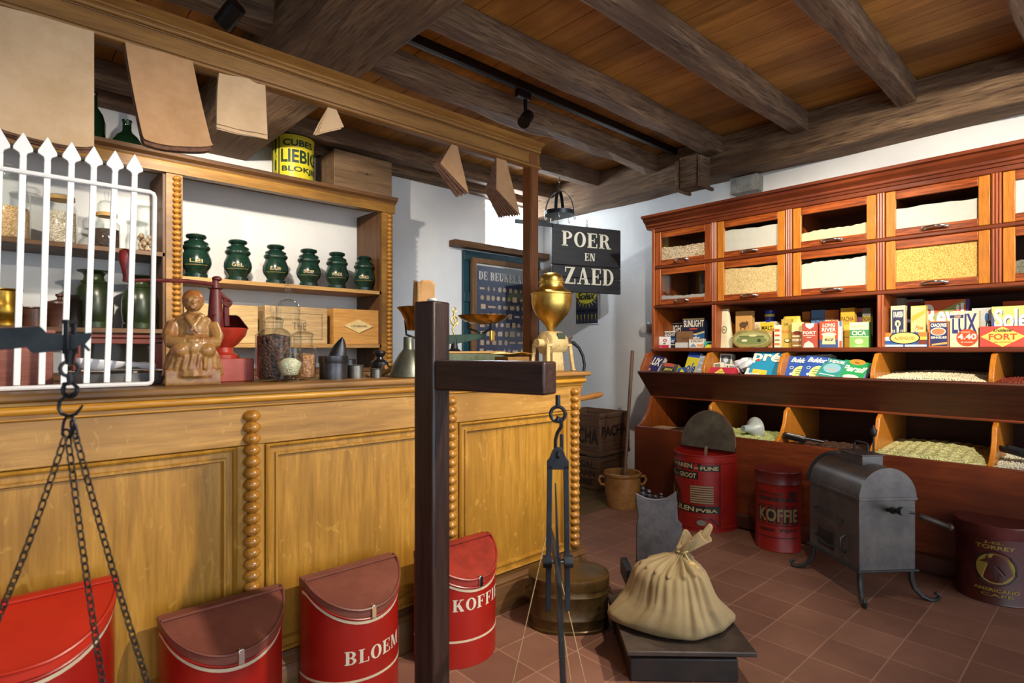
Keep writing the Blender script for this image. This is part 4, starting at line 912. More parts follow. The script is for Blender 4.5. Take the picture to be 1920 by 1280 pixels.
# ---- counter balance with two brass pans
LAC = worn('#274236', '#1b2e27', .5, 10, .4)
yb = 2.34; xs0, xs1 = Py(793, 600, yb).x, Py(906, 600, yb).x; xm = (xs0+xs1)/2
zl = Py(793, 577, yb).z; zr_ = Py(906, 592, yb).z
r = thing('counter_balance', 'green counter balance scale carrying two brass pans', 'balance scale', (xm, yb, TZ))
a = MB(); a.prism([(xs0-.02, TZ), (xs1+.09, TZ), (xs1+.085, TZ+.095), (xs0-.015, TZ+.095)], yb-.07, yb+.07, axis='y'); a.build('base_box', worn('#5c6650', '#49523f', .5, 10, .5), r, world=True, bevel=.005)
a = MB(); a.box(xs0-.025, yb-.075, TZ+.095, xs1+.095, yb+.075, TZ+.106); a.build('base_top', PINE, r, world=True, bevel=.003)
zb_ = TZ+.17
a = MB(); a.prism([(xs0-.0, zb_-.012), (xm, zb_-.028), (xs1, zb_+.006), (xs1, zb_+.03), (xm, zb_+.02), (xs0, zb_+.012)], yb-.008, yb+.008, axis='y'); a.build('beam', LAC, r, world=True, bevel=.002)
a = MB(); a.tube([(xm, yb, TZ+.1), (xm, yb, TZ+.12), (xm, yb, TZ+.15), (xm, yb, zb_)], [.045, .02, .014, .01], 14); a.build('fulcrum_column', IRON, r, world=True)
a = MB(); a.tube([(xm, yb, zb_+.02), (xm-.012, yb, zb_+.05), (xm+.010, yb, zb_+.08), (xm-.004, yb, zb_+.11), (xm+.004, yb, zb_+.14)], [.005]*5, 8); a.ring((xm, yb, zb_+.09), .022, .0035, (0, 1, 0)); a.ring((xm, yb, zb_+.145), .012, .003, (0, 1, 0)); a.build('brass_pointer', BRASS, r, world=True)
for x, zz, R_, lb in ((xs0, zl, .125, 'deep'), (xs1, zr_, .135, 'shallow')):
    hz = .11 if lb == 'deep' else .045
    a = MB()
    for k in range(3):
        an = k*2*PI/3+.4; a.tube([(x+.015*math.cos(an), yb+.015*math.sin(an), zz-hz-.045), (x+.08*math.cos(an), yb+.08*math.sin(an), zz-hz-.02), (x+.085*math.cos(an), yb+.085*math.sin(an), zz-hz*.55)], .0055, 8)
    a.tube([(x, yb, zb_+.01), (x, yb, zz-hz-.04)], .007, 8); a.build('pan_cradle', IRON, r, world=True)
    a = MB(); a.box(x-.018 if lb != 'deep' else x+.06, yb-.085, zb_-.012, x+.012 if lb != 'deep' else x+.09, yb-.07, zb_+.045); a.build('brass_block', BRASS, r, world=True, bevel=.005)
    a = MB()
    if lb == 'deep': a.lathe([(.0, -.110), (.072, -.11), (.078, -.105), (.088, -.06), (.105, -.025), (R_, 0), (R_-.003, .002), (.10, -.022), (.085, -.06), (.074, -.102), (0, -.106)], (x, yb, zz), 40)
    else: a.lathe([(0, -.045), (.05, -.044), (.09, -.034), (.12, -.016), (R_, 0), (R_-.001, .002), (.117, -.013), (.085, -.030), (0, -.041)], (x, yb, zz), 40)
    tag(a.build('brass_pan', worn('#c79a50', '#96703a', .55, 8, .28, 1), r, world=True), '%s brass pan' % lb)
# paper bag standing in the deep pan
r = thing('standing_paper_bag', 'open brown paper bag standing in the deep brass pan', 'paper bag', (xs0, yb, zl-.10))
def pbag(u, v):
    a_ = 2*PI*u; k = 1+.05*math.sin(a_*8+v*5)*v; sx = .058*(1-.15*v)*k; sy = .036*(1-.2*v)*k
    c, s_ = math.cos(a_), math.sin(a_)
    return (sx*(abs(c)**.55)*(1 if c > 0 else -1)+.008*v, sy*(abs(s_)**.55)*(1 if s_ > 0 else -1), .003+.225*v+.006*math.sin(a_*3)*(v > .98))
a = MB(); a.grid(pbag, 40, 12, wrap=True); a.add([pbag(i/40, 0) for i in range(40)], [tuple(range(40))]); o = a.build('bag', worn('#b98e5c', '#a57b49', .5, 9, .8), r, smooth=50); o.modifiers.new('thick', 'SOLIDIFY').thickness = .001
# brass tray with folded sides beside the mill
pt = Py(960, 670, 2.05)
r = thing('brass_tray', 'shallow polished brass tray between the scale and the mill', 'tray', (pt.x, 2.05, TZ))
a = MB(); a.box(-.07, -.05, 0, .07, .05, .08); a.build('tray_stand', worn('#7d5a22', '#5c4018', .5, 9, .5), r, bevel=.003)
a = MB(); a.add([(-.085, -.06, .095), (0, -.07, .104), (.085, -.06, .095), (.085, .06, .095), (0, .07, .104), (-.085, .06, .095), (0, 0, .082)], [(0, 1, 6), (1, 2, 6), (2, 3, 6), (3, 4, 6), (4, 5, 6), (5, 0, 6)]); o = a.build('tray_leaf', BRASS, r, smooth=0); o.modifiers.new('thick', 'SOLIDIFY').thickness = .002
# ---- big brass mill
pm = Py(1034, 620, 2.12); CRM = worn('#cbb27c', '#8e6f46', .57, 16, .4)
r = thing('brass_hopper_mill', 'cream painted shop grinding mill with tall brass hopper at the counter end', 'grinder', (pm.x, 2.12, TZ))
hz = lambda v: Py(1034, v, 2.12).z - TZ
hop = [(.018, hz(628)), (.02, hz(618)), (.036, hz(609)), (.060, hz(600)), (.085, hz(590)), (.100, hz(579)), (.107, hz(568)), (.108, hz(557)), (.109, hz(553)), (.112, hz(552)), (.112, hz(550)), (.106, hz(549)), (0, hz(549))]
a = MB(); a.lathe(hop, n=44); a.build('hopper', BRASS, r, smooth=30)
a = MB(); a.lathe([(.108, hz(549.5)), (.100, hz(547)), (.080, hz(542.5)), (.066, hz(539)), (.062, hz(534)), (.063, hz(531)), (.070, hz(530.5)), (.070, hz(528.5)), (.062, hz(527)), (.061, hz(522)), (.055, hz(517)), (.040, hz(513)), (.02, hz(511)), (0, hz(510.3))], n=44); a.build('hopper_lid', BRASS, r, smooth=30)
zc = hz(643); R90 = Matrix.Rotation(PI/2, 4, 'Y')
a = MB(); a.lathe([(0, -.055), (.045, -.055), (.062, -.045), (.064, -.02), (.064, .07), (.055, .085), (0, .085)], M=Matrix.Translation((-.01, 0, zc)) @ R90, n=32); a.build('drum', CRM, r)
a = MB(); a.lathe([(0, -.05), (.022, -.05), (.022, -.01), (.042, -.004), (.042, .0)], M=Matrix.Translation((-.065, 0, zc)) @ R90, n=24); a.build('end_cap', CRM, r)
a = MB(); a.box(-.012, -.062, zc+.02, .045, -.05, zc+.055, 0, Matrix.Translation((0, 0, 0))); o = a.build('maker_plate', paint('#3e4a3c', .4), r, bevel=.003); o['label'] = 'dark oval plate'
legs = MB()
a = MB(); a.box(-.085, -.06, zc-.018, .10, -.045, zc-.004); a.build('frame_rail', CRM, r, bevel=.003)
a = MB(); a.box(-.085, .045, zc-.018, .10, .06, zc-.004); a.build('frame_rail', CRM, r, bevel=.003)
for (x, y) in ((-.078, -.05), (.092, -.05), (-.078, .05), (.092, .05)):
    a = MB(); a.bar((x*1.15, y*1.2, 0), (x, y, zc-.004), .022, .012, up=(0, 1, 0)); a.sphere((x*1.15, y*1.2, .006), .016, (1, 1, .5)); a.build('leg', CRM, r, bevel=.002)
a = MB(); a.prism([(-.03, .0), (.06, .0), (.045, zc-.04), (-.03, zc-.04)], -.04, .04, axis='y'); a.build('chute', CRM, r, bevel=.004)
a = MB(); a.tube([(.075, 0, zc), (.155, 0, zc)], .011, 10)
for k in range(4):
    an = PI/4+k*PI/2; a.tube([(.125, 0, zc), (.128, .05*math.cos(an), zc+.05*math.sin(an))], [.007, .005], 8)
a.build('adjusting_cross', worn('#8a6a4a', '#5f4632', .5, 14, .5), r)
a = MB(); zz = zc
a.tube([(.150, 0, zz), (.168, -.01, zz+.002), (.190, -.03, zz-.025), (.20, -.05, zz-.07), (.19, -.07, zz-.12), (.165, -.085, zz-.155), (.155, -.09, zz-.185)], [.013, .010, .008, .008, .008, .008, .009], 10); a.build('crank', IRONB, r)
ph1 = Py(1085, 748, 2.02); ph2 = Py(1128, 739, 2.02)
a = MB(); o0 = wloc(r); q0 = Vector((.155, -.09, zz-.185)); 
d_ = (ph2-ph1).normalized(); e0 = q0; e1 = ph1-o0; L = (ph2-ph1)
a.tube([e0, (e0+e1)/2, e1], .006, 8)
a.tube([e1-L*.35, e1, e1+L*.4, e1+L*.8, e1+L*1.0, e1+L*1.03], [.011, .012, .015, .017, .011, .003], 14); a.build('crank_handle', wood('handle_wood', '#8a5a22', '#a8743a', 'x', 2, .4), r)
# ================================================================ behind the counter end: poster, crown, sign
fx0, fx1 = 3.43, 4.30; fyb = YB-.055; fz0, fz1 = .78, Py(900, 484, fyb-.03).z
r = thing('framed_biscuit_chart', 'large framed dark blue biscuit chart hanging on the green door', 'framed chart', ((fx0+fx1)/2, fyb-.02, fz0))
FR = wood('chart_frame', '#5e4228', '#7d5a38', 'z', 1.5, .5)
for (a, b, c, d) in ((fx0, fz0, fx0+.05, fz1), (fx1-.05, fz0, fx1, fz1), (fx0+.05, fz1-.05, fx1-.05, fz1), (fx0+.05, fz0, fx1-.05, fz0+.05)):
    mb = MB(); mb.box(a, fyb-.045, b, c, fyb, d); mb.build('frame_moulding', FR, r, world=True, bevel=.006)
mb = MB(); mb.box(fx0+.045, fyb-.02, fz0+.045, fx1-.045, fyb-.012, fz1-.045); mb.build('mount', paint('#cfcab8', .6), r, world=True)
mb = MB(); mb.box(fx0+.068, fyb-.022, fz0+.068, fx1-.068, fyb-.0201, fz1-.068); mb.build('chart_sheet', paint('#1d2a4a', .5, noise=.08), r, world=True)
X0, X1, Z0, Z1 = fx0+.07, fx1-.07, fz0+.07, fz1-.07
its = [('t', .03, .885, .985, .955, '#d6cdb8', 'DE BEUKELAER', 'serif')]
rr = random.Random(12); TANS = ['#b39a7c', '#c0a686', '#a88f70']
zz = .84; row = 0
while zz > .06:
    hrow = rr.choice((.05, .055, .06)); xx = .03+rr.uniform(0, .03)
    while xx < .95:
        k = rr.choice('oorrrlod'); wd = {'o': .075, 'r': rr.uniform(.07, .11), 'l': rr.uniform(.1, .16), 'd': .07}[k]
        if xx+wd > .975: break
        hh = hrow*rr.uniform(.6, .95)*(.4 if k == 'l' else 1); c = rr.choice(TANS); cx, cz = xx+wd/2, zz-hrow/2
        if k == 'o': its.append(('o', cx, cz, wd*.42, hh*.5, c))
        elif k == 'd': its.append(('p', [(cx-wd*.35, cz), (cx, cz-hh*.55), (cx+wd*.35, cz), (cx, cz+hh*.55)], c))
        else: its.append(('r', cx-wd*.42, cz-hh/2, cx+wd*.42, cz+hh/2, c))
        xx += wd+rr.uniform(.015, .035)
    zz -= hrow+.022
print_on('printed_biscuits', r, its, lambda a, b, h: (X0+(X1-X0)*a, fyb-.0225-min(h, .002), Z0+(Z1-Z0)*b), .0003, world=True)
mb = MB(); mb.box(fx0+.045, fyb-.030, fz0+.045, fx1-.045, fyb-.028, fz1-.045); mb.build('glass_pane', glassy('poster_glass', refl=.05), r, world=True)
# iron crown hanging from the joist
pc = Pz(1040, 337, 2.735); pc = Vector((pc.x, 3.475, 2.742))
pk = Pt(1049, 400, pc.dot(Vector((math.cos(YAW), math.sin(YAW), 0))))
r = thing('iron_crown_hook', 'black iron crown-shaped hanging rack with hooks above the sign', 'hanging rack', (pk.x, pk.y, 2.742))
cz = pk.z
mb = MB(); mb.ring((pk.x, pk.y, 2.71), .018, .004, (.7, -.7, 0)); mb.tube([(pk.x, pk.y, 2.742), (pk.x, pk.y, 2.72)], .004, 6); mb.tube([(pk.x, pk.y, 2.69), (pk.x, pk.y, 2.64)], .005, 6); mb.build('hanging_eye', IRONB, r, world=True)
mb = MB(); mb.lathe([(.128, -.018), (.133, -.018), (.133, .018), (.128, .018), (.128, -.018)], (pk.x, pk.y, cz), 40); mb.build('hoop', IRONB, r, world=True)
for k in range(4):
    an = .5+k*PI/2; mb = MB(); pts = []
    for i in range(9):
        t = i/8*PI/2; pts.append(Vector((pk.x+.13*math.cos(t)*math.cos(an), pk.y+.13*math.cos(t)*math.sin(an), cz+.20*math.sin(t))))
    tg = Vector((-math.sin(an), math.cos(an), 0))*.014
    for i in range(8):
        n_ = Vector((math.cos(an), math.sin(an), .5))*.002
        mb.add([pts[i]-tg-n_, pts[i]+tg-n_, pts[i+1]+tg-n_, pts[i+1]-tg-n_, pts[i]-tg+n_, pts[i]+tg+n_, pts[i+1]+tg+n_, pts[i+1]-tg+n_], [(0, 1, 2, 3), (7, 6, 5, 4), (0, 4, 5, 1), (2, 6, 7, 3), (1, 5, 6, 2), (3, 7, 4, 0)])
    mb.build('strap', IRONB, r, world=True)
for k in range(5):
    an = .1+k*2*PI/5; cx, cy = pk.x+.134*math.cos(an), pk.y+.134*math.sin(an)
    mb = MB(); mb.tube([(cx, cy, cz+.01), (cx, cy, cz-.05), (cx+.01, cy, cz-.065), (cx+.022, cy, cz-.055), (cx+.022, cy, cz-.04)], .003, 6); mb.build('hook', IRONB, r, world=True)
# sign POER EN ZAED
A = Pt(1036, 484, 4.98); B = Pt(1164, 494, 5.28); zt0 = Pt(1036, 418, 4.98).z; zb0 = Pt(1164, 552, 5.28).z; 
ex = Vector((B.x-A.x, B.y-A.y, 0)); SW = ex.length; ang = math.atan2(ex.y, ex.x); SHh = zt0-zb0
r = thing('hanging_shop_sign', 'black wooden hanging sign with large cream serif letters near the room corner', 'shop sign', (A.x, A.y, zb0), ang)
SB = wood('sign_board', '#1c1a19', '#2e2a27', 'x', 1.2, .6, .2)
for (a, b) in ((0, .22), (.222, .40), (.402, 1)):
    mb = MB(); mb.box(0, -.0, SHh*a, SW, .03, SHh*b-.002); mb.build('sign_board', SB, r, bevel=.006)
CRL = '#d9cfb4'
def tx(wd, a, b, c, d): return ('t', a, b, c, d, CRL, wd, 'serif')
print_on('lettering', r, [tx('POER', .13, .68, .85, .91), tx('EN', .455, .485, .61, .60), tx('ZAED', .17, .125, .885, .375)], lambda a, b, h: (SW*a, -.0008-h*.5, SHh*b), .0006)['label'] = 'cream serif lettering'
mb = MB(); mb.box(-.35, .012, SHh-.03, 0, .024, SHh+.006); mb.build('side_bar', IRONB, r)
for x in (.06, .36):
    mb = MB(); mb.ring((x, .015, SHh+.012), .010, .0025, (0, 1, 0), 12); mb.tube([(x, .015, SHh+.02), (x+.005, .015, SHh+.05), (x-.005, .015, SHh+.07)], .0025, 6); mb.build('hanging_ring', IRONB, r)
# enamel sun sign on the right wall
y1, y0 = Px(1079, 600, XW-.012).y, Px(1122, 600, XW-.012).y; z0 = Px(1100, 608, XW).z; z1 = z0+.50
r = thing('enamel_soap_sign', 'dark blue enamel sign with a yellow sun on the right wall below the shop sign', 'enamel sign', (XW-.01, (y0+y1)/2, z0))
mb = MB(); mb.box(XW-.012, y0, z0, XW-.002, y1, z1); mb.build('plate', paint('#c9ccd0', .25), r, world=True, bevel=.002)
its = [('r', .03, .02, .97, .98, '#101a3c'), ('o', .48, .62, .45, .20, '#d6cf2e')]
for k in range(24):
    an = k*PI/12; c, s_ = math.cos(an), math.sin(an); q = .05
    its.append(('p', [(.48+.47*math.cos(an-q), .62+.215*math.sin(an-q)), (.48+.62*c if abs(.48+.62*c-.5) < .45 else .48+.49*c, .62+.30*s_), (.48+.47*math.cos(an+q), .62+.215*math.sin(an+q))], '#d6cf2e'))
for k in range(6): its.append(('p', [(.08+k*.16, .20), (.12+k*.16, .20), (.13+k*.15, .05)], '#d6cf2e'))
its += [('r', .04, .235, .96, .32, '#101a3c'), ('t', .05, .245, .95, .305, '#dfe3e6', 'WASCHT ALLEEN', 'bold'), ('t', .08, .50, .88, .66, '#14141c', 'Solex', 'italic')]
print_on('printed_sun', r, its, lambda a, b, h: (XW-.0125-min(h, .004), y1+(y0-y1)*a, z0+(z1-z0)*b), .0002, world=True)
# crates on the boards
def crate(label, x0, y0, x1, y1, z0, z1, left, right, zwords):
    r = thing('wooden_crate', label, 'crate', ((x0+x1)/2, (y0+y1)/2, z0))
    n = 3; h = (z1-z0)/n
    for k in range(n):
        mb = MB(); mb.box(x0, y0, z0+h*k+.002, x0+.014, y1, z0+h*(k+1)-.003); mb.build('side_slat', CRATE, r, world=True, bevel=.003)
        mb = MB(); mb.box(x1-.014, y0, z0+h*k+.002, x1, y1, z0+h*(k+1)-.003); mb.build('side_slat', CRATE, r, world=True, bevel=.003)
    for (a, b) in ((y0+.001, y0+.02), (y1-.02, y1-.001)):
        mb = MB(); mb.box(x0+.0145, a, z0+.002, x1-.0145, b, z1-.002); mb.build('end_board', CRATEB, r, world=True, bevel=.003)
    mb = MB(); mb.box(x0+.015, y0+.02, z0+.002, x1-.015, y1-.02, z0+.014); mb.build('bottom_board', CRATE, r, world=True)
    for z in (z0+.01, z1-.04):
        mb = MB(); mb.box(x0+.002, y0-.008, z, x1-.002, y0+.0005, z+.03); mb.build('cleat', CRATEB, r, world=True, bevel=.002)
    if left: print_on('stencil', r, left, lambda a, b, h: (x0-.0003-h, y1+(y0-y1)*a, z0+(z1-z0)*b), .0004, world=True)
    if right: print_on('stencil', r, right, lambda a, b, h: (x0+(x1-x0)*a, y0-.0005-h, z0+(z1-z0)*b), .0004, world=True)
INK = '#22160f'
crate('upper wooden crate with black stencilled letters behind the counter end', 3.79, 3.05, 4.22, 3.55, .287, .655, [('t', .30, .28, .98, .66, INK, 'PACHA', 'bold')], [('t', .08, .46, .9, .70, INK, 'PACHA', 'bold')], None)
crate('lower dark wooden crate on the floorboards, carrying the other crate', 3.77, 3.06, 4.20, 3.54, .0085, .285, [('t', .62, .70, .9, .88, INK, 'ON', 'bold'), ('t', .5, .40, .96, .60, INK, 'MANN', 'bold'), ('t', .58, .14, .9, .32, INK, 'ERS', 'bold')], None, None)
# crock with stick
pp = Pt(1167, 900, 4.38)
r = thing('stoneware_crock', 'brown glazed stoneware crock with two ear handles on the tiles', 'crock', (pp.x, pp.y, 0))
STW = worn('#96683a', '#7a4f28', .5, 7, .18)
a = MB(); a.lathe([(.0, .002), (.118, 0), (.122, .01), (.132, .10), (.138, .18), (.136, .232), (.142, .238), (.148, .25), (.146, .262), (.136, .266), (.128, .258), (.126, .22), (.12, .05), (0, .03)], n=44); a.build('body', STW, r)
for q in (-1, 1):
    dx, dy = math.sin(YAW)*q, -math.cos(YAW)*q
    a = MB(); a.tube([(dx*.134, dy*.134, .225), (dx*.17, dy*.17, .232), (dx*.182, dy*.182, .205), (dx*.165, dy*.165, .17), (dx*.133, dy*.133, .165)], [.012, .012, .012, .011, .012], 10); a.build('ear_handle', STW, r)
b0 = Vector((pp.x+.01, pp.y+.0, .05)); tp = Pt(1186, 657, 4.45)
r = thing('wooden_stick', 'long thin wooden pole standing in the stoneware crock', 'pole', b0)
a = MB(); a.tube([b0, b0.lerp(tp, .5), tp], [.0115, .0125, .0135], 12); a.build('shaft', wood('stick_wood', '#5b4030', '#7a5a44', 'z', 1, .6), r, world=True)

# ================================================================ packages in the seed cabinet
def pkg(name, label, u0, u1, vt, x, color, items=(), depth=.05, zb=1.2135, cat='box', side=None, bevel=.0015, group='grocery packages on the cabinet shelf', top=None):
    ya, yb_ = Px(u0, 640, x).y, Px(u1, 640, x).y; w_ = ya-yb_; zt = Px((u0+u1)/2, vt, x).z; h_ = zt-zb
    r = thing(name, label, cat, (x+depth/2, (ya+yb_)/2, zb), -PI/2, group)
    a = MB(); a.box(-w_/2, -depth/2, 0, w_/2, depth/2, h_); a.build('carton', paint(side or color, .5, noise=.04, bmp=0), r, bevel=bevel)
    its = ([('r', 0, 0, 1, 1, color)] if side else []) + list(items)
    if its: print_on('printed_front', r, its, lambda a_, b_, h: (-w_/2+w_*a_, -depth/2-h, h_*b_), .0004)
    return r
def T(a, b, c, d, col, s_, st='bold'): return ('t', a, b, c, d, col, s_, st)
NAV = '#1b1f3f'; CR = '#e9e2cc'
# --- first niche
pkg('soap_powder_box', 'dark blue soap powder box with cream lettering at the back left of the first niche', 1240, 1283, 604, 4.22, NAV, [('r', 0, .93, 1, .97, '#e0cf90'), T(.04, .60, .98, .88, CR, 'SUNLIGHT'), ('r', .3, .5, .7, .56, '#c94b2e'), ('r', 0, 0, 1, .45, '#2c5f9e')])
pkg('soap_powder_box', 'tallest dark blue box with a pale and blue wave, right side of the first niche', 1280, 1321, 596, 4.14, NAV, [('r', 0, .95, 1, .99, '#e6d28c'), T(.05, .70, .97, .93, CR, 'SUNLIGHT'), ('r', .32, .615, .68, .66, '#c94b2e'), ('p', [(0, .48), (.25, .55), (.55, .47), (1, .56), (1, .02), (0, .02)], '#d9cf94'), ('p', [(0, .43), (.3, .50), (.6, .42), (1, .5), (1, .08), (0, .14)], '#2f67a8'), T(.42, .22, .8, .40, CR, 'ght', 'italic')], side='#20283f')
pkg('soap_bar_box', 'dark soap carton with white top edge behind the two tiny red and white packets', 1235, 1267, 621, 4.10, '#1f2747', [('r', 0, .93, 1, 1, CR), T(.06, .70, .97, .89, CR, 'SUNLIGHT'), ('p', [(0, .3), (.4, .62), (.7, .55), (1, .6), (1, .5), (.4, .2)], '#2f67a8'), ('r', 0, .16, 1, .22, '#d8cd8c'), T(.5, .30, .95, .46, CR, 'IGHT')])
for k, (a, b, lb) in enumerate(((1226.5, 1239, 'left of two tiny white and red packets in the first niche'), (1239.5, 1254, 'right of two tiny white and red packets in the first niche'))):
    pkg('small_packet', lb, a, b, 631, 4.02, '#e8e6e0', [('r', 0, 0, 1, .26, '#c32c49'), ('o', .5, .66, .26, .14, '#c94040'), ('o', .5, .66, .12, .07, '#e8e6e0'), ('o', .45, .38, .18, .07, '#4f8a55')], depth=.03)
pkg('tobacco_packet', 'small brown carton above the grey packet in the first niche', 1268, 1296, 621, 4.06, '#7d5a3a', [('r', .1, .55, .9, .58, '#5d3f26'), ('r', .1, .3, .9, .33, '#5d3f26'), ('r', .35, .4, .9, .5, '#5d3f26')], zb=1.237, depth=.03)
pkg('grey_packet', 'flat grey-white packet under the small brown carton', 1266, 1288.5, 642, 4.03, '#c9c8c4', [], depth=.06)
pkg('soap_bar_box', 'low white soap carton with black lettering at the front of the first niche', 1292, 1319, 635, 4.02, '#e8e4d8', [('r', .03, .9, .97, .97, '#b97a4a'), T(.12, .62, .98, .85, '#221e2a', 'SUNLIGHT'), ('p', [(.05, .1), (.3, .5), (.5, .2), (.5, .08)], '#7c97b8'), ('r', .55, .1, .95, .42, '#dda56a')], depth=.04)
pkg('small_green_packet', 'small turquoise and yellow packet at the right front of the first niche', 1320.5, 1341, 640, 3.985, '#3fae9b', [('p', [(0, 0), (.5, .8), (1, 0)], '#e2cf3c'), ('p', [(.1, .55), (.5, .9), (.9, .55), (.5, .5)], '#15352f')], depth=.03)
# --- second niche (two columns wide)
def sack_bag(name, label, u, x, z, w_, h_, d_, mat, rz=-PI/2, items=None, taper=.6, cat='bag'):
    p = Px(u, 640, x); r = thing(name, label, cat, (x, p.y, z), rz, 'grocery packages on the cabinet shelf')
    def fn(a_, v):
        t = 2*PI*a_; c, s_ = math.cos(t), math.sin(t); k = 1-(1-taper)*v**1.5; sx = w_/2*k; sy = d_/2*(1-.65*v)
        wr = 1+.04*math.sin(t*5+v*6)
        return (sx*wr*abs(c)**.6*(1 if c > 0 else -1), sy*wr*abs(s_)**.6*(1 if s_ > 0 else -1), h_*v)
    a = MB(); a.grid(fn, 36, 14, wrap=True); a.add([fn(i/36, 0) for i in range(36)], [tuple(range(36))]); a.add([fn(i/36, 1) for i in range(36)], [tuple(range(36))]); a.build('packet', mat, r, smooth=50)
    if items: print_on('printed_front', r, items, lambda a_, b_, h: (-w_/2+w_*a_, -d_/2*(1-.65*b_)*1.04-h, h_*b_), .0006)
    return r
sack_bag('paper_packet', 'tall cream paper packet with a round seal at the left of the second niche', 1360, 4.06, 1.2135, .115, .288, .08, paint('#cfc4a2', .6, noise=.1), items=[('o', .56, .46, .18, .10, '#6d6348'), ('o', .56, .46, .13, .07, '#cfc4a2'), T(.46, .43, .66, .49, '#6d6348', 'R')], taper=.45)
pkg('elephant_box', 'upright brown carton with an elephant picture', 1379, 1409.5, 583, 4.12, '#b98a4c', [('r', .02, .0, .98, .42, '#8a5f35'), T(.08, .06, .9, .22, '#c79e62', 'Cote dOr'), ('o', .48, .62, .24, .085, '#5a3d22'), ('o', .7, .66, .1, .06, '#5a3d22'), ('r', .3, .49, .37, .58, '#5a3d22'), ('r', .56, .49, .63, .58, '#5a3d22'), ('r', .78, .52, .81, .62, '#5a3d22')])
pkg('tin_box', 'oblong wooden-look box behind the oval tin', 1380, 1448, 621, 4.03, '#c98f5e', [('o', .5, .55, .42, .33, '#d9a772'), T(.25, .75, .8, .88, '#7a4424', 'HOLLANDSCHE')], depth=.03, side='#7d4c30')
p = Px(1410, 636, 3.985)
r = thing('oval_tin', 'oval gilt tin with a landscape picture at the front of the second niche', 'tin', (3.987, p.y, 1.2135), -PI/2, 'grocery packages on the cabinet shelf')
yl = (Px(1374, 636, 3.985).y-Px(1447, 636, 3.985).y)/2; zh = .061
ov = [((yl-zh)*sx+zh*math.cos(t), zh+zh*math.sin(t)) for sx, ts in ((1, range(-6, 7)), (-1, range(6, 19))) for t in [q*PI/12 for q in ts]]
a = MB(); a.prism(ov, -.012, .012, axis='y'); a.build('tin_body', worn('#a89a5c', '#877a44', .5, 12, .35, .3), r, bevel=.003)
print_on('painted_landscape', r, [('o', 0, .061, yl*.9, .047, '#9a9862'), ('o', 0, .05, yl*.8, .03, '#6f7a44'), ('r', -.09, .072, .09, .083, '#5c5c3c'), ('o', -.05, .05, .022, .008, '#d8cfb0'), ('o', .055, .05, .014, .012, '#3c3426'), ('o', .01, .085, .03, .008, '#c9c08a')], lambda a_, b_, h: (a_, -.0125-h, b_), .0003)
r0 = lathe_thing('round_blue_tin', 'blue and yellow round tin standing behind the MALT box', 'tin', [(.033, 0), (.034, .002), (.034, .132), (.035, .134), (.035, .145), (0, .147)], paint('#22318f', .3), (4.23, Px(1443, 600, 4.23).y, 1.213+.147), group='grocery packages on the cabinet shelf')
r = r0; r.location.z = 1.340
a = MB(); a.lathe([(.0345, .03), (.0347, .05)], n=30); a.lathe([(.0345, .10), (.0347, .118)], n=30); o = a.build('yellow_band', paint('#cdbf3a', .4), r0)
pkg('cocoa_box', 'plain cream carton supporting the blue round tin', 1409, 1455, 603, 4.20, '#cfc3a4', [('r', .1, .1, .3, .9, '#b9a988')], depth=.08, )
pkg('malt_box', 'yellow carton reading MALT', 1425, 1451, 604, 4.09, '#d6b22a', [('r', .0, .0, 1, .32, '#3a3020'), T(.12, .70, .9, .86, '#2c2416', 'MALT'), T(.2, .34, .8, .5, '#2c2416', 'KAN')], side='#d8cdb0')
pkg('striped_packet', 'narrow striped red and cream packet beside the MALT carton', 1451.5, 1463, 609, 4.03, '#d9cdb2', [('r', .1, .7, .9, .82, '#b8532c'), ('r', .1, .5, .9, .58, '#b8532c'), ('r', .1, .3, .9, .36, '#7d5a3a'), ('r', .1, .1, .9, .2, '#c9763a')], depth=.03)
pkg('coffee_packet', 'tall gold packet with a dark coffee cup picture in the second niche', 1465, 1484, 598, 4.08, '#b89a3e', [T(.1, .5, .95, .60, '#b5502c', 'FORT'), ('o', .6, .24, .34, .08, '#3d2c1c'), ('o', .6, .25, .26, .05, '#d8c48c'), T(.3, .78, .7, .85, '#5d4c20', 'DE')], side='#8f7a34')
sack_bag('lying_gold_packet', 'gold packet lying across the tall coffee packet', 1485, 4.13, 1.376, .125, .055, .06, paint('#c9a93c', .45, noise=.1), taper=.85)
pkg('coffee_tin', 'brown packet with pale gold upper part and coffee beans in the second niche', 1484.5, 1507, 604, 4.04, '#8a6234', [('r', 0, .62, 1, 1, '#d6c888'), ('o', .45, .58, .3, .08, '#6e2c1c'), T(.08, .25, .8, .34, CR, 'FORT'), ('r', .05, .42, .7, .48, '#d9c9a0'), ('r', .1, .06, .8, .1, '#d9c9a0')])
pkg('coffee_box', 'brick red carton with white half circles at top and bottom', 1504, 1533, 606, 4.0, '#a8493a', [('p', [(.2, 1), (.25, .86), (.5, .76), (.75, .86), (.8, 1)], CR), T(.05, .55, .9, .67, CR, 'FORT'), ('r', .08, .48, .85, .51, '#dcb9a8'), ('r', .3, .40, .6, .43, '#dcb9a8'), ('p', [(.08, .0), (.15, .16), (.42, .28), (.7, .16), (.78, .0)], '#bfc0b4')], side='#7d3428')
pkg('rice_box', 'red and blue rice carton with a picture of a sack', 1536.5, 1571, 602, 4.0, '#b5472c', [('r', 0, 0, 1, .30, '#3d4f7c'), T(.18, .78, .86, .92, CR, 'LONG'), T(.14, .60, .9, .75, CR, 'RIVER'), ('p', [(.14, .12), (.88, .12), (.84, .48), (.2, .48)], '#d6c392'), ('o', .52, .5, .4, .075, '#e6dcb4'), T(.3, .24, .8, .34, '#3a3426', 'RIZ')], side='#d8cfc0')
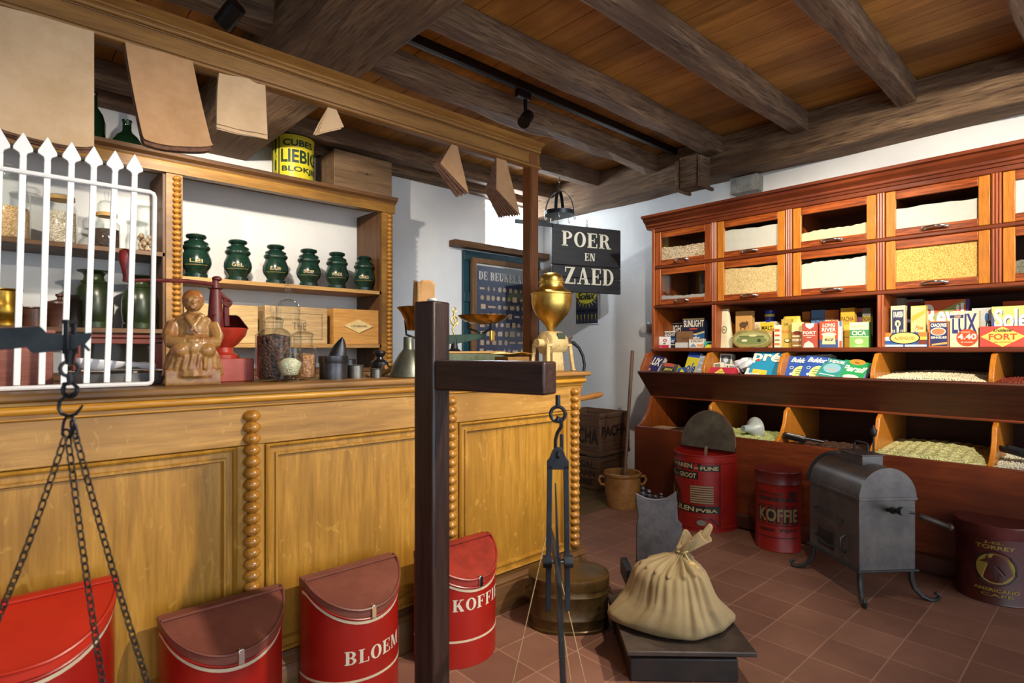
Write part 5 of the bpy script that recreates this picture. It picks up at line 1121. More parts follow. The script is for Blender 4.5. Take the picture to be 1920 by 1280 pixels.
pkg('patterned_packet', 'narrow blue and red edged packet right of the red and blue rice carton', 1571.5, 1578, 602, 4.03, '#d8cfc0', [('r', 0, 0, 1, .25, '#c04a34'), ('r', 0, .8, 1, 1, '#3d6f9c')], depth=.03)
for (a_, b_, vt, xx, col, tc, lb) in ((1504, 1520, 584, 4.24, '#b36a22', '#3a2412', 'brown coffee packet, leftmost of the tall row at the back'), (1521, 1546, 581, 4.22, '#5d84b4', '#26344e', 'light blue coffee packet in the back row'), (1546.5, 1573, 581, 4.22, '#d2762a', CR, 'orange coffee packet with white letters in the back row'), (1576, 1602, 577, 4.13, '#cf9a26', '#33250f', 'tall yellow coffee packet in front of the back row'), (1602, 1617, 578, 4.20, '#34416c', '#c9543c', 'dark blue packet with pink top in the back row'), (1617, 1632, 577, 4.16, '#c9ac32', '#4a4122', 'yellow packet with grey top at the right end of the niche')):
    top = [('r', 0, .90, 1, 1, '#c96a5a')] if 'pink' in lb else ([('r', 0, .8, 1, 1, '#8a8f92')] if 'grey' in lb else [('r', 0, .94, 1, 1, col)])
    pkg('coffee_packet', lb, a_, b_, vt, xx, col, top+[T(.06, .66, .96, .78, tc, 'PACHA', 'sans')] + ([('o', .5, .5, .3, .08, '#e0b848'), ('r', .1, .25, .9, .27, '#8a6418')] if 'tall yellow' in lb else [('r', 0, .5, 1, .56, '#dca04c')] if 'orange' in lb else []), depth=.05)
pkg('peas_box', 'green and cream carton with a picture of green split peas', 1593, 1629, 604, 4.0, '#3f8a4c', [('r', 0, .70, 1, 1, '#dfe0b4'), T(.08, .78, .88, .88, '#8a9a4a', 'SPLITERWTEN', 'thin'), T(.12, .48, .86, .66, CR, 'CICA'), ('r', 0, .42, 1, .44, CR), ('r', 0, 0, 1, .42, '#7fae58'), ('o', .5, .24, .22, .11, '#c9dc9c'), T(.3, .03, .7, .07, CR, 'GROEN', 'sans')], side='#2e6a3a')
# --- third niche
pkg('candle_box', 'tall cream box with a candle picture on dark blue', 1670, 1697, 573, 4.03, '#d9c796', [('r', .1, .02, .9, .9, '#272a4c'), T(.2, .72, .85, .86, CR, 'KAARSEN'), ('o', .5, .57, .2, .08, '#e6d79c'), ('r', .42, .02, .58, .5, '#e6d9ac'), ('o', .5, .56, .06, .05, '#272a4c'), T(.14, .1, .3, .42, '#d9c796', 'II', 'sans'), T(.70, .1, .86, .42, '#d9c796', 'II', 'sans')], depth=.05)
pkg('grey_carton', 'tall plain grey-brown carton at the back left of the third niche', 1664, 1696, 559, 4.22, '#8a7f6e', [], depth=.05)
pkg('framed_packet', 'red and blue carton behind the candle box', 1699, 1730, 561, 4.25, '#8f7f78', [('r', .08, .0, .95, .95, '#8c3430'), ('r', .14, .1, .8, .88, '#2f4a7c')], depth=.05)
pkg('macaroni_box', 'tall yellow pale box with orange script beside the candle box', 1707.5, 1735.5, 573, 4.02, '#cfb24a', [('r', .04, .02, .96, .97, '#cfc27e'), ('p', [(.05, .6), (.95, .8), (.95, .9), (.05, .75)], '#d8a338'), T(.3, .42, .85, .52, '#c06a28', 'Fine', 'italic'), T(.15, .28, .95, .38, '#b5502c', 'Pasta', 'italic'), ('o', .35, .12, .2, .07, '#c96a34'), ('o', .65, .15, .2, .07, '#c98034')], depth=.05)
pkg('washing_powder_box', 'large washing powder box with big white letters on red and yellow at the back', 1733, 1816, 562, 4.16, '#cfa02c', [('r', 0, .62, 1, 1, '#c0562c'), ('p', [(0, .62), (.9, .98), (.94, .9), (.3, .58)], '#8f9a58'), ('r', .94, .3, 1, 1, '#4a3470'), T(.02, .38, .90, .92, '#e8e6dc', 'Revil', 'bold'), T(.55, .22, .9, .27, CR, 'de zeeprijke', 'sans')], side='#5a3a6c')
pkg('candle_carton', 'low blue and cream candle carton with a spiky-edged yellow oval', 1650.5, 1738.5, 623, 3.985, '#24508a', [('r', 0, .70, .25, 1, '#d2762a'), ('r', 0, .45, .24, .70, CR), ('r', .82, .70, 1, 1, '#d2762a'), ('r', .82, .5, 1, .7, '#d8b848'), ('r', .82, .2, 1, .5, '#6e3020'), ('o', .53, .62, .33, .42, '#1c1c2c'), ('o', .53, .62, .30, .36, '#e0cf6a'), T(.31, .50, .74, .72, '#b5642a', 'ALPENGLOEI'), ('r', .04, .04, .5, .17, CR), ('r', .54, .04, .99, .17, CR)], depth=.04)
pkg('orange_edged_box', 'orange edged dark blue box with an orange oval in a white ring', 1741, 1779, 602, 4.0, '#b5602c', [('r', .08, .04, .94, .96, '#262a58'), T(.12, .78, .9, .92, CR, 'CRACKFREE'), ('o', .48, .60, .38, .155, CR), ('o', .48, .60, .33, .125, '#c0764a'), T(.12, .33, .9, .42, CR, 'SINGLES'), ('p', [(.16, .06), (.92, .12), (.92, .2), (.16, .12)], '#d9a05c')], side='#c07040')
pkg('soap_flakes_box', 'tall cream box with large blue letters and an orange 4.40 price disc', 1781, 1835.5, 583, 4.0, '#e0d0a8', [T(.08, .37, .94, .93, '#2a3068', 'LUX'), ('r', 0, .80, .5, .92, CR), ('r', 0, .81, .48, .90, '#262a58'), T(.15, .83, .4, .88, '#d9a87a', 'ZEEP'), ('o', .6, .26, .37, .24, '#c2481c'), T(.28, .21, .92, .37, CR, '4.40', 'bold'), T(.4, .40, .7, .43, CR, 'VANDAAG', 'sans'), T(.4, .11, .8, .15, CR, 'BIJ 2 PAKKEN', 'sans')], side='#c9a878')
pkg('washing_powder_box', 'grey and white box with dark letters behind the box with the 4.40 price disc', 1822, 1860, 577, 4.14, '#b8bcb8', [('o', .75, .75, .1, .12, '#20508a'), T(.7, .4, .98, .68, '#20242c', 'ra'), ('r', .6, 0, 1, .25, '#4a9ab0')], depth=.05)
pkg('coffee_box', 'low pink-red box with red lettering on a wide yellow diamond', 1836.5, 1931, 611, 3.985, '#c9483c', [('p', [(.02, .5), (.47, .0), (.92, .5), (.47, .98)], '#e0c65c'), T(.19, .34, .76, .64, '#c0542c', 'FORT'), T(.28, .72, .68, .88, '#3a3a1c', 'Kruidenier', 'italic'), T(.3, .2, .65, .26, '#7a6a2a', 'MET VERDIENSTE', 'sans')], depth=.04)
pkg('washing_powder_box', 'wide yellow box with big white letters above the pink-red diamond box', 1859, 1950, 573, 4.10, '#d6cd74', [('r', 0, 0, 1, .36, '#4b4f8a'), ('p', [(0, .36), (0, .9), (.16, .36)], '#4b4f8a'), T(.075, .43, 1.02, .93, '#3f3c50', 'Solex', 'bold'), T(.06, .45, 1.0, .95, '#efeee6', 'Solex', 'bold'), T(.06, .26, .95, .36, CR, 'wast veel witter')], depth=.05)
pkg('orange_grey_box', 'orange and grey box at the back right corner of the third niche', 1880, 1960, 563, 4.27, '#bf4a1e', [('o', .6, .5, .35, .42, '#8d9aa2')], depth=.04)
# --- packages lying in the upper bins
def tilted(name, label, u, v, x, w_, h_, d_, color, items, tilt=.75, roll=0, yaw=0, side=None, cat='box'):
    p = Px(u, v, x); r = thing(name, label, cat, p, 0, 'packages in the upper bins')
    R = Matrix.Rotation(-PI/2+yaw, 3, 'Z') @ Matrix.Rotation(-tilt, 3, 'X') @ Matrix.Rotation(roll, 3, 'Y')
    r.rotation_euler = R.to_euler()
    a = MB(); a.box(-w_/2, 0, -h_/2, w_/2, d_, h_/2); a.build('carton', paint(side or color, .5, noise=.04, bmp=0), r, bevel=.0015)
    its = ([('r', 0, 0, 1, 1, color)] if side else [])+list(items)
    if its: print_on('printed_front', r, its, lambda a_, b_, h: (-w_/2+w_*a_, -h, -h_/2+h_*b_), .0004)
    return r
tilted('soap_flakes_box', 'dark blue box with large cream letters leaning in the first upper bin', 1227, 682, 3.90, .125, .155, .04, '#232558', [T(.06, .42, .9, .88, CR, 'LUX'), ('o', .35, .14, .12, .07, '#c98a7a')], .6, .22, side='#c9bfa8')
tilted('soap_box', 'grey box with yellow side and a black oval in the first upper bin', 1253, 692, 3.885, .15, .10, .07, '#4a4a52', [('o', .45, .85, .36, .18, '#b5503a'), ('o', .5, .45, .40, .28, '#2c2c30'), T(.24, .34, .78, .58, '#d8cf5c', 'JEX')], .5, .1, side='#b8a63a')
tilted('washing_powder_box', 'upright yellow box with blue top in the first upper bin', 1297, 682, 3.93, .10, .19, .05, '#c9bf2e', [('r', 0, .78, 1, 1, '#2444a0'), ('r', 0, 0, .3, .3, '#b83a2a'), T(.14, .12, .9, .56, '#22409c', 'ole', 'italic'), ('r', 0, 0, 1, .06, '#22409c')], .35, .12, side='#d0d2dc')
tilted('striped_grey_box', 'grey-blue striped carton beside the upright yellow box with blue top', 1316, 686, 3.94, .05, .17, .05, '#a9b0c4', [('r', 0, .6, 1, .66, '#e0e2ea'), ('r', 0, .3, 1, .36, '#e0e2ea')], .3, .15, side='#c9cdd6')
tilted('yellow_blue_packet', 'small blue and yellow packet at the bottom of the first upper bin', 1278, 697, 3.87, .06, .08, .03, '#2a5a9c', [('p', [(.0, .2), (.5, .9), (1, .2)], '#d8c83a')], .6, -.3)
tilted('red_diamond_box', 'red box with a yellow triangle in the second upper bin', 1350, 697, 3.855, .22, .085, .05, '#b02c40', [('p', [(.22, .05), (.5, .9), (.78, .05)], '#e0cf5c'), ('r', .38, .1, .62, .28, '#b02c40'), T(.42, .45, .6, .6, '#3a5a2a', 'LION')], .7, 0)
tilted('white_soap_box', 'white carton with a grey picture on top of the pile in the second upper bin', 1361, 674, 3.99, .085, .085, .08, '#d9d4c0', [('r', .08, .12, .9, .9, '#54606a'), ('o', .5, .5, .2, .26, '#bcc4c8')], .1, .03, .15, side='#e6e0c8')
tilted('white_soap_box', 'small white carton at the left of the second upper bin', 1347, 686, 3.93, .075, .05, .06, '#e2dec8', [('r', .1, .15, .7, .85, '#7d7a66')], .2, -.1, side='#e2dec8')
tilted('white_soap_box', 'small white carton half under the crumpled bag in the second upper bin', 1376, 690, 3.92, .09, .05, .06, '#dcd8c6', [('r', .1, .2, .5, .8, '#8a8a80')], .3, .1, side='#e2dec8')
tilted('washing_powder_box', 'bright blue box with big white accented letters in the second upper bin', 1437, 679, 3.90, .20, .21, .04, '#1d84a8', [T(-.02, .42, .98, .86, '#1c2a50', 'pré', 'bold'), T(-.0, .44, .94, .88, CR, 'pré', 'bold'), ('r', .12, .02, .62, .22, '#d8b93c'), ('o', .2, .55, .06, .05, '#c9402c')], .45, .1)
tilted('flat_card', 'small white printed card lying before the crumpled bag', 1411, 697, 3.87, .10, .06, .01, '#dcdcd8', [('r', .1, .2, .9, .24, '#8a8f96'), ('r', .1, .45, .9, .49, '#8a8f96'), ('r', .1, .7, .7, .74, '#8a8f96')], .7, .1)
# crumpled paper bag
p = Px(1402, 684, 3.94); r = thing('crumpled_paper', 'crumpled white paper bag in the second upper bin', 'paper bag', p, 0, 'packages in the upper bins')
rr = random.Random(4); a = MB(); a.grid(lambda u, v: ((.05+.012*math.sin(u*31+v*9))*math.cos(2*PI*u)*math.sin(PI*v), (.095+.015*math.sin(v*23)+.01*math.sin(u*44))*math.sin(2*PI*u)*math.sin(PI*v), .045*math.cos(PI*v)+.008*math.sin(u*38+v*19)), 48, 24, wrap=True)
a.build('paper', paint('#c9ccd0', .7), r, smooth=25)
for (u, lb) in ((1494, 'left one of two blue boxes with yellow discs in the third upper bin'), (1526, 'right one of two blue boxes with yellow discs in the third upper bin')):
    tilted('scouring_box', lb, u, 688, 3.88 if u > 1500 else 3.895, .135, .165, .035, '#264a94', [T(.12, .72, .96, .94, CR, 'Buldor', 'italic'), ('o', .75, .26, .36, .32, '#c9cf7a'), ('r', .55, .38, .95, .41, '#5a6a4a'), ('r', .5, .28, .95, .31, '#5a6a4a'), ('r', .55, .18, .9, .21, '#5a6a4a'), ('o', .28, .45, .09, .07, CR), ('o', .28, .45, .07, .055, '#264a94'), ('o', .36, .15, .07, .06, CR)], .62, .10, side=CR)
tilted('grey_flat_box', 'flat grey and white box lying behind the two blue boxes with yellow discs', 1525, 672, 4.03, .22, .05, .10, '#bdbab0', [('o', .15, .3, .08, .4, '#3a3a3a'), ('r', .6, .1, .95, .7, '#6a6e74')], .15, -.05)
tilted('cleaning_powder_box', 'teal box with a pale blue oval in the third upper bin', 1560, 690, 3.87, .135, .15, .035, '#2f8079', [T(.22, .80, .92, .94, CR, 'VIXIL', 'italic'), ('o', .5, .5, .38, .26, '#7aa5b0'), ('r', .38, .38, .7, .44, '#c98a7a'), ('r', .1, .1, .8, .14, '#b9d0c0')], .75, .2, side='#c9cdb8')
tilted('washing_powder_box', 'green box with white slanted letters in the third upper bin', 1600, 693, 3.865, .15, .14, .04, '#1f8a4c', [('o', .5, .95, .3, .16, '#cf7f2c'), T(.04, .38, .98, .72, CR, 'Persil', 'italic'), ('o', .55, .08, .3, .14, '#dcc9b8'), ('r', .42, .88, .6, .93, '#4a2412')], .75, .18, side='#9aa4d0')
# scoops and funnel in the lower bins
p = Px(1405, 808, 3.86); r = thing('grey_funnel', 'grey enamel funnel lying on the green peas in the lower bin', 'funnel', (3.86, p.y, .655)); 
r.rotation_euler = Vector((-.93, .35, .08)).to_track_quat('Z', 'Y').to_euler()
a = MB(); a.lathe([(.020, .055), (.024, .03), (.030, .0), (.066, -.045), (.079, -.055), (.082, -.052), (.078, -.05), (.028, .0), (.017, .05), (.017, .055)], n=36); a.build('funnel_cone', worn('#9aa09c', '#7d8480', .5, 9, .35), r)
def hand_scoop(label, u, v, x, z, yaw, mat, s_=1):
    p = Px(u, v, x); r = thing('seed_scoop', label, 'scoop', (x, p.y, z), yaw); r.scale = (s_, s_, s_); r.rotation_euler = (0, -.15, yaw)
    a = MB(); a.grid(lambda u_, v_: (.15*v_, .042*math.cos(PI+PI*u_)*(1-.25*v_**3), .045+.042*math.sin(PI+PI*u_)), 14, 8); a.add([(0, .042*math.cos(PI+PI*i/14), .045+.042*math.sin(PI+PI*i/14)) for i in range(15)], [tuple(range(15))])
    o = a.build('scoop_blade', mat, r, smooth=60); o.modifiers.new('thick', 'SOLIDIFY').thickness = .002
    a = MB(); a.tube([(0, 0, .035), (-.03, 0, .038), (-.09, 0, .04), (-.11, 0, .04)], [.012, .010, .013, .008], 10); a.build('scoop_handle', mat, r)
hand_scoop('dark metal scoop lying in the third lower bin', 1510, 822, 3.84, .600, 1.75, TIND, .9)
hand_scoop('dark scoop standing in the white beans of the fifth lower bin', 1935, 865, 3.88, .64, 1.2, IRON, .9)
# paper sheet in first lower bin
mb = MB(); pa = Px(1236, 800, 3.83); mb.box(3.78, pa.y-.10, .598, 3.92, pa.y+.04, .601); o = mb.build('paper_sheet', PAPER); tag(o, 'brown paper scrap on the edge of the first lower bin', 'paper')
# ================================================================ red half-round tins along the counter
TR = worn('#90180f', '#74120c', .62, 6, .32); TRL = worn('#6e3c30', '#7d483a', .55, 9, .42); TRB = paint('#b52a18', .3, noise=.08); STRIPE = paint('#bfae92', .5)
def half(R, n=28, sx=1): return [(R*math.cos(PI+PI*i/n)*sx, R*math.sin(PI+PI*i/n)) for i in range(n+1)]
def dtin(label, x, R, zb, zt, zf, lidmat, word=None, y=1.925, tab=True, wx=(0, 1), wz=.135):
    r = thing('grocery_bin', label, 'tin bin', (x, y, 0), group='red half-round bins along the counter')
    zl = lambda yy: zf + (zt-zf)*min(1, max(0, (yy+R+.02)/(R-.03)))
    a = MB(); hp = half(R); pts = [(p[0], p[1]-.02) for p in hp]+[(R, 0), (-R, 0)]; m = len(pts); a.add([(x_, y_, .001) for x_, y_ in pts]+[(x_, y_, zl(y_)-.02) for x_, y_ in pts], [tuple(range(m))[::-1], tuple(range(m, 2*m))]+[(i, (i+1) % m, m+(i+1) % m, m+i) for i in range(m)]); a.build('body', TR, r, smooth=40)
    a = MB(); q = half(R*1.006); a.prism([(p[0], p[1]-.02) for p in q]+[(R*1.006, 0), (-R*1.006, 0)], .098, .106); a.build('base_stripe', STRIPE, r, smooth=40)
    a = MB(); q = [(p[0], p[1]-.02) for p in half(R*1.008)]; n = len(q)
    a.add([(x_, y_, zl(y_)-.050) for x_, y_ in q]+[(x_, y_, zl(y_)-.040) for x_, y_ in q], [(i, i+1, n+i+1, n+i) for i in range(n-1)]); a.build('rim_stripe', STRIPE, r, smooth=40)
    a = MB(); a.tube([Vector((x_, y_, zl(y_)-.034)) for x_, y_ in q], .004, 6); a.build('rim_bead', TR, r)
    # lid: skirt, sloping top, raised back edge
    a = MB(); k = 1.02; q = [(p[0]*k, p[1]*k-.02) for p in half(R)]; n = len(q)
    zl = lambda yy: zf + (zt-zf)*min(1, max(0, (yy+R+.02)/(R-.03)))
    low = [(p[0], p[1], zl(p[1])-.030) for p in q]+[(R*k, .0, zt-.03), (-R*k, .0, zt-.03)]
    up = [(p[0], p[1], zl(p[1])) for p in q]+[(R*k, .0, zt), (-R*k, .0, zt)]
    m = len(low); a.add(low+up, [tuple(range(m))[::-1]]+[(i, (i+1) % m, m+(i+1) % m, m+i) for i in range(m)]+[tuple(m+i for i in range(n)), (m+n-1, m+n, m+n+1, m)])
    lid_o = a.build('lid', lidmat, r, smooth=30, bevel=.003)
    a = MB(); a.tube([Vector((p[0]*1.008, (p[1]+.02)*1.008-.02, zl(p[1])-.001)) for p in q], .0045, 6); a.build('lid_bead', lidmat, lid_o)
    a = MB(); a.tube([(-R*1.01, -.02-.03, zt+.001), (R*1.01, -.02-.03, zt+.001)], .004, 6); a.build('hinge_bead', lidmat, lid_o)
    if tab:
        a = MB(); yy = -R*k-.022; a.box(-.009, yy-.004, zf-.036, .009, yy+.002, zf+.006); a.box(-.006, yy-.004, zf+.001, .006, yy+.02, zf+.008); a.build('hasp', CHROME, lid_o, bevel=.002)
    if word:
        def fn(a_, b_, h):
            th = wx[0]+(wx[1]-wx[0])*a_; RR = R+.0012+h
            return (RR*math.cos(th), RR*math.sin(th)-.02, b_)
        mb = MB(); put_text(mb, word, lambda a_, b_: fn(a_, wz+.047*b_, .0), 'serif'); mb.build('stencilled_word', paint('#c3b8a4', .6), r, smooth=0, recalc=False)
    return r
dtin('bright red half-round bin with red lid at the far left, larger than its neighbours', .06, .195, .44, .575, .475, TRB, tab=False)
dtin('red half-round bin with brown lid, second from the left below the bobbin column', .534, .170, .305, .425, .335, TRL)
dtin('red half-round bin stencilled BLOEM with a brown lid', .954, .172, .305, .427, .335, TRL, 'BLOEM', wx=(-2.12, -.80), wz=.158)
dtin('red half-round bin stencilled KOFFIE with a red lid, right of the black post', 1.385, .172, .300, .424, .330, worn('#8e2a1e', '#6e1e16', .5, 8, .4), 'KOFFIE', wx=(-2.22, -.80), wz=.215, y=1.885)

# ================================================================ oval brass-brown tin at the counter end
po = Pt(1066, 1150, 2.52)
r = thing('oval_trunk_tin', 'oval brown-bronze lidded tin standing on the tiles by the counter end', 'oval tin', (po.x, po.y, 0), YAW-PI/2)
BZ = worn('#5c4522', '#3a2c18', .5, 6, .32, .55)
def oval(k, ax=.176, ay=.128, n=56): return [(ax*k*math.copysign(abs(math.cos(t))**.8, math.cos(t)), ay*k*math.copysign(abs(math.sin(t))**.8, math.sin(t))) for t in [2*PI*i/n for i in range(n)]]
def ostack(mb, lv):
    n = 56; vs = []
    for k, z in lv: vs += [(x, y, z) for x, y in oval(k)]
    fs = [(i*n+j, i*n+(j+1) % n, (i+1)*n+(j+1) % n, (i+1)*n+j) for i in range(len(lv)-1) for j in range(n)]
    fs += [tuple(range(n))[::-1], tuple((len(lv)-1)*n+j for j in range(n))]; mb.add(vs, fs)
a = MB(); ostack(a, [(.985, .0), (1, .004), (1, .012), (.975, .016), (.975, .05), (.99, .053), (.99, .058), (.975, .061), (.975, .150), (.99, .153), (.975, .157), (.97, .185)]); a.build('body', BZ, r)
a = MB(); ostack(a, [(1.0, .178), (1.005, .18), (1.0, .205), (1.01, .212), (1.0, .222), (.95, .226), (.6, .229)]); a.build('lid', BZ, r)
for q in (-1, 1):
    a = MB(); a.tube([(q*.172, -.03, .15), (q*.19, -.03, .135), (q*.19, .03, .135), (q*.172, .03, .15)], .005, 8); a.build('side_handle', BZ, r)

# ================================================================ platform scale with sack
C = lambda s, t, z=0: Pt(960+F*s/t, 655, t)*1 + Vector((0, 0, z-H))     # camera-aligned floor place: s metres to the side, t metres out
o = C(.635, 2.25)
r = thing('platform_scale', 'low black platform scale with a grey iron backboard', 'platform scale', (o.x, o.y, 0), YAW-PI/2-.02)
DK = worn('#1a1210', '#2c1e18', .5, 10, .55)
a = MB(); a.box(-.205, -.19, 0, .185, .21, .085); a.build('base_frame', DK, r, bevel=.006)
a = MB(); a.box(-.225, -.24, .118, .232, .23, .136); a.build('platform_plate', worn('#2b221d', '#3d3129', .5, 10, .5), r, bevel=.004)
for x, y in ((-.17, -.16), (.15, -.16), (-.17, .17), (.15, .17)):
    a = MB(); a.box(x-.015, y-.015, .084, x+.015, y+.015, .119); a.build('plate_bearing', IRON, r)
a = MB(); a.box(-.20, .215, .0, -.10, .30, .06); a.build('side_rail', IRON, r, bevel=.004)
PN = worn('#3a3638', '#4b4648', .5, 16, .5, .3)
a = MB(); pl = [(-.085, .0), (-.085, .40), (-.078, .46), (-.09, .56), (-.075, .553), (-.04, .537), (0, .53), (.05, .537), (.08, .555), (.092, .568), (.10, .44), (.118, .42), (.118, .0)]
a.prism(pl, .30, .312, axis='y'); a.build('backboard', PN, r, bevel=.003)
a = MB(); a.box(-.115, .31, 0, .12, .42, .11); a.build('rear_housing', DK, r, bevel=.006)
a = MB(); a.tube([(-.03, .36, .1), (-.03, .36, .5)], .014, 10); a.tube([(.05, .36, .1), (.05, .36, .5)], .012, 10); a.build('pillar', IRONB, r)
a = MB(); a.bar((-.125, .40, .20), (-.125, .24, .20), .03, .07); a.build('counter_weight', IRONB, r)
w2 = thing('iron_weight_set', 'dark iron pieces on top of the scale behind the backboard', 'scale weights', r.matrix_basis @ Vector((-.0, .36, .50)), YAW-PI/2)
a = MB(); a.box(-.075, -.03, -.0, .05, .03, .012); a.build('weight_tray', IRONB, w2, bevel=.002)
for x, h_, rd in ((-.045, .075, .013), (-.018, .06, .015), (.012, .035, .012), (.038, .045, .010)):
    a = MB(); a.lathe([(rd, .012), (rd, h_*.6), (rd*.5, h_*.7), (rd*.9, h_*.85), (rd*.5, h_), (0, h_)], (x, 0, 0), 14); a.build('weight', IRON, w2)
# sack
LIN = None
m, nt, b = base('sack_linen', .85, 0, .2)
n1 = nd(nt, 'ShaderNodeTexNoise', Scale=6.0, Detail=6.0); nt.links.new(mapping(nt).outputs[0], n1.inputs['Vector'])
rr_ = ramp(nt, n1.outputs[0], [(.3, '#7a6a4a'), (.7, '#8f7d5e')]); nt.links.new(rr_.outputs[0], b.inputs['Base Color'])
n2 = nd(nt, 'ShaderNodeTexNoise', Scale=220.0, Detail=2.0); nt.links.new(mapping(nt).outputs[0], n2.inputs['Vector']); bump(nt, b, n2.outputs[0], .25, .002)
LIN = m
so = r.matrix_basis @ Vector((.005, -.01, .136))
s = thing('flour_sack', 'tied cream linen sack slumped on the platform scale', 'sack', so, YAW-PI/2)
def key(v, ks):
    for (a, x), (b_, y) in zip(ks, ks[1:]):
        if v <= b_:
            t = (v-a)/(b_-a); return tuple(p+(q-p)*t for p, q in zip(x, y))
    return ks[-1][1]
# (v: half width left, half width right, half depth, height, shift x, pleat depth)
K = [(0, (.20, .19, .13, 0, 0, 0)), (.06, (.245, .225, .165, .006, 0, .0)), (.12, (.268, .248, .19, .025, 0, .01)), (.22, (.232, .200, .19, .065, -.0, .03)), (.34, (.190, .158, .175, .105, .0, .05)), (.46, (.168, .135, .155, .155, .0, .06)), (.56, (.155, .115, .135, .200, .0, .07)), (.64, (.120, .078, .10, .232, .004, .13)), (.71, (.055, .042, .05, .250, .01, .2)), (.76, (.022, .022, .022, .262, .018, .2)), (.80, (.020, .020, .020, .270, .023, .15)), (.86, (.030, .028, .028, .288, .038, .22)), (.93, (.046, .044, .038, .312, .060, .16)), (1, (.058, .056, .044, .338, .086, .18))]
from mathutils import noise as mnoise
def fold(t, v):
    # irregular gathers running down from the tie
    x = t*2.6+1.4*math.sin(t*1.3)+v*.35
    a_ = mnoise.noise(Vector((math.cos(t)*3.1, math.sin(t)*3.1, v*.5+3)))
    b_ = mnoise.noise(Vector((math.cos(t)*7.5, math.sin(t)*7.5, v*.8+9)))
    c_ = 1-2*abs(mnoise.noise(Vector((math.cos(t)*5.2+4, math.sin(t)*5.2, v*.6))))
    return 1.1*a_+.9*b_+.55*(c_-.7)
def sackf(u, v):
    wl, wr, dp, z, sx, pl = [sum(q)/5 for q in zip(*[key(min(1, max(0, v+d)), K) for d in ((-.04, -.02, 0, .02, .04) if v < .7 else (-.016, -.008, 0, .008, .016))])]; t = 2*PI*u; c, s_ = math.cos(t), math.sin(t)
    if v < .02: z = 0
    front = .5-.5*s_
    f = fold(t, v) + (math.sin(t*15)*.5 if .6 < v < .82 else 0)
    if v > .82: f = f*.25 + .55*math.sin(t*6+1)
    k = 1+pl*2.3*f*(.55+.6*front*(1-.6*abs(c))) + .035*mnoise.noise(Vector((c*1.6, s_*1.6, v*4)))
    w_ = wr if c > 0 else wl
    low = max(0, 1-v/.34)
    d2 = dp*(1-.62*low*abs(c)**1.6)
    zz = z + .020*mnoise.noise(Vector((c*1.8+5, s_*1.8, v*3)))*(v > .1)*(v < .75)
    if v > .86: zz += (.018*math.sin(t*3+.6)+.010*math.sin(t*7))*(v-.86)*7 + .020*c*(v-.86)*6
    return (w_*k*c+sx, d2*k*s_, zz if v > .05 else z)
a = MB(); a.grid(sackf, 180, 64, wrap=True); a.add([sackf(i/180, 0) for i in range(180)], [tuple(range(180))])
o = a.build('sack_body', LIN, s, smooth=80); o.modifiers.new('thick', 'SOLIDIFY').thickness = .0015
a = MB(); q = [Vector((.031+.026*math.cos(t), .026*math.sin(t), .279+.004*math.cos(t))) for t in [2*PI*i/20 for i in range(20)]]; a.tube(q, .0035, 8, closed=True); a.tube([(.03, -.026, .278), (.035, -.04, .262), (.045, -.052, .245)], .0025, 6); a.build('tie_string', paint('#a8925c', .8), s)
a = MB(); a.sphere((.045, -.06, .243), .013, (1.2, .6, .9), 12); a.sphere((.062, -.06, .226), .013, (1, .6, 1), 12); o = a.build('wax_seal', paint('#b08a4c', .6), s); o['label'] = 'yellow-brown wax seal'

# ================================================================ floor along the cabinet
# red tin with open lid and black lettering
yc, R = 2.005, .205; xbk = 3.695
r = thing('spice_bin', 'tall red half-round bin with open lid and black printed lettering', 'tin bin', (xbk, yc, 0), -PI/2)
RT = worn('#84160f', '#66100c', .6, 10, .38); BK = paint('#17120f', .5)
zb = .505; D = .235
prof = [(R*math.cos(PI+PI*i/30), D*math.sin(PI+PI*i/30)-.03) for i in range(31)]+[(R, 0), (-R, 0)]
inn = [(x*.985, -.002+(y+.002)*.985) for x, y in prof]
def hollow(mb, po, pi, z0, z1):
    n = len(po); vs = [(x, y, z0) for x, y in po]+[(x, y, z1) for x, y in po]+[(x, y, z1) for x, y in pi]+[(x, y, z0+.01) for x, y in pi]
    fs = [(i, (i+1) % n, n+(i+1) % n, n+i) for i in range(n)]+[(n+i, n+(i+1) % n, 2*n+(i+1) % n, 2*n+i) for i in range(n)]+[(2*n+i, 2*n+(i+1) % n, 3*n+(i+1) % n, 3*n+i) for i in range(n)]+[tuple(range(n))[::-1], tuple(3*n+i for i in range(n))]
    mb.add(vs, fs)
a = MB(); hollow(a, prof, inn, 0, zb); a.build('body', RT, r)
for z in (zb-.006, zb-.05, .03):
    a = MB(); a.tube([Vector((x, y, z)) for x, y in [(p[0]*1.008, p[1]*1.008) for p in prof[:31]]], .004, 6); a.build('ridge', RT, r)
a = MB(); a.prism([(x*.975, .006-(y)*.975) for x, y in prof], 0, .012); 
M = Matrix.Translation((0, -.02, zb+.004)) @ Matrix.Rotation(math.radians(80), 4, 'X')
a.v = [M @ v for v in a.v]; a.build('open_lid', worn('#3f3a30', '#544e42', .5, 12, .5, .4), r, smooth=40)
a = MB(); a.tube([M @ Vector((x*.98, .006-y*.98, .006)) for x, y in prof[:31]], .005, 6); a.tube([M @ Vector((0, D+.03, .012)), M @ Vector((0, D+.045, .014))], .006, 8); a.build('lid_rim', worn('#4a3a30', '#6a2a20', .5, 12, .5), r)
a = MB(); a.tube([(.03, -.13, .30), (.045, -.12, .545)], [.012, .011], 8); a.build('scoop_handle', paint('#6b5136', .6), r)
def onD(a_, b_, h):
    th = PI+PI*a_; k = 1+ (h+.0015)/R
    return (R*k*math.cos(th), D*k*math.sin(th)-.03, b_)
G = '#a89a70'
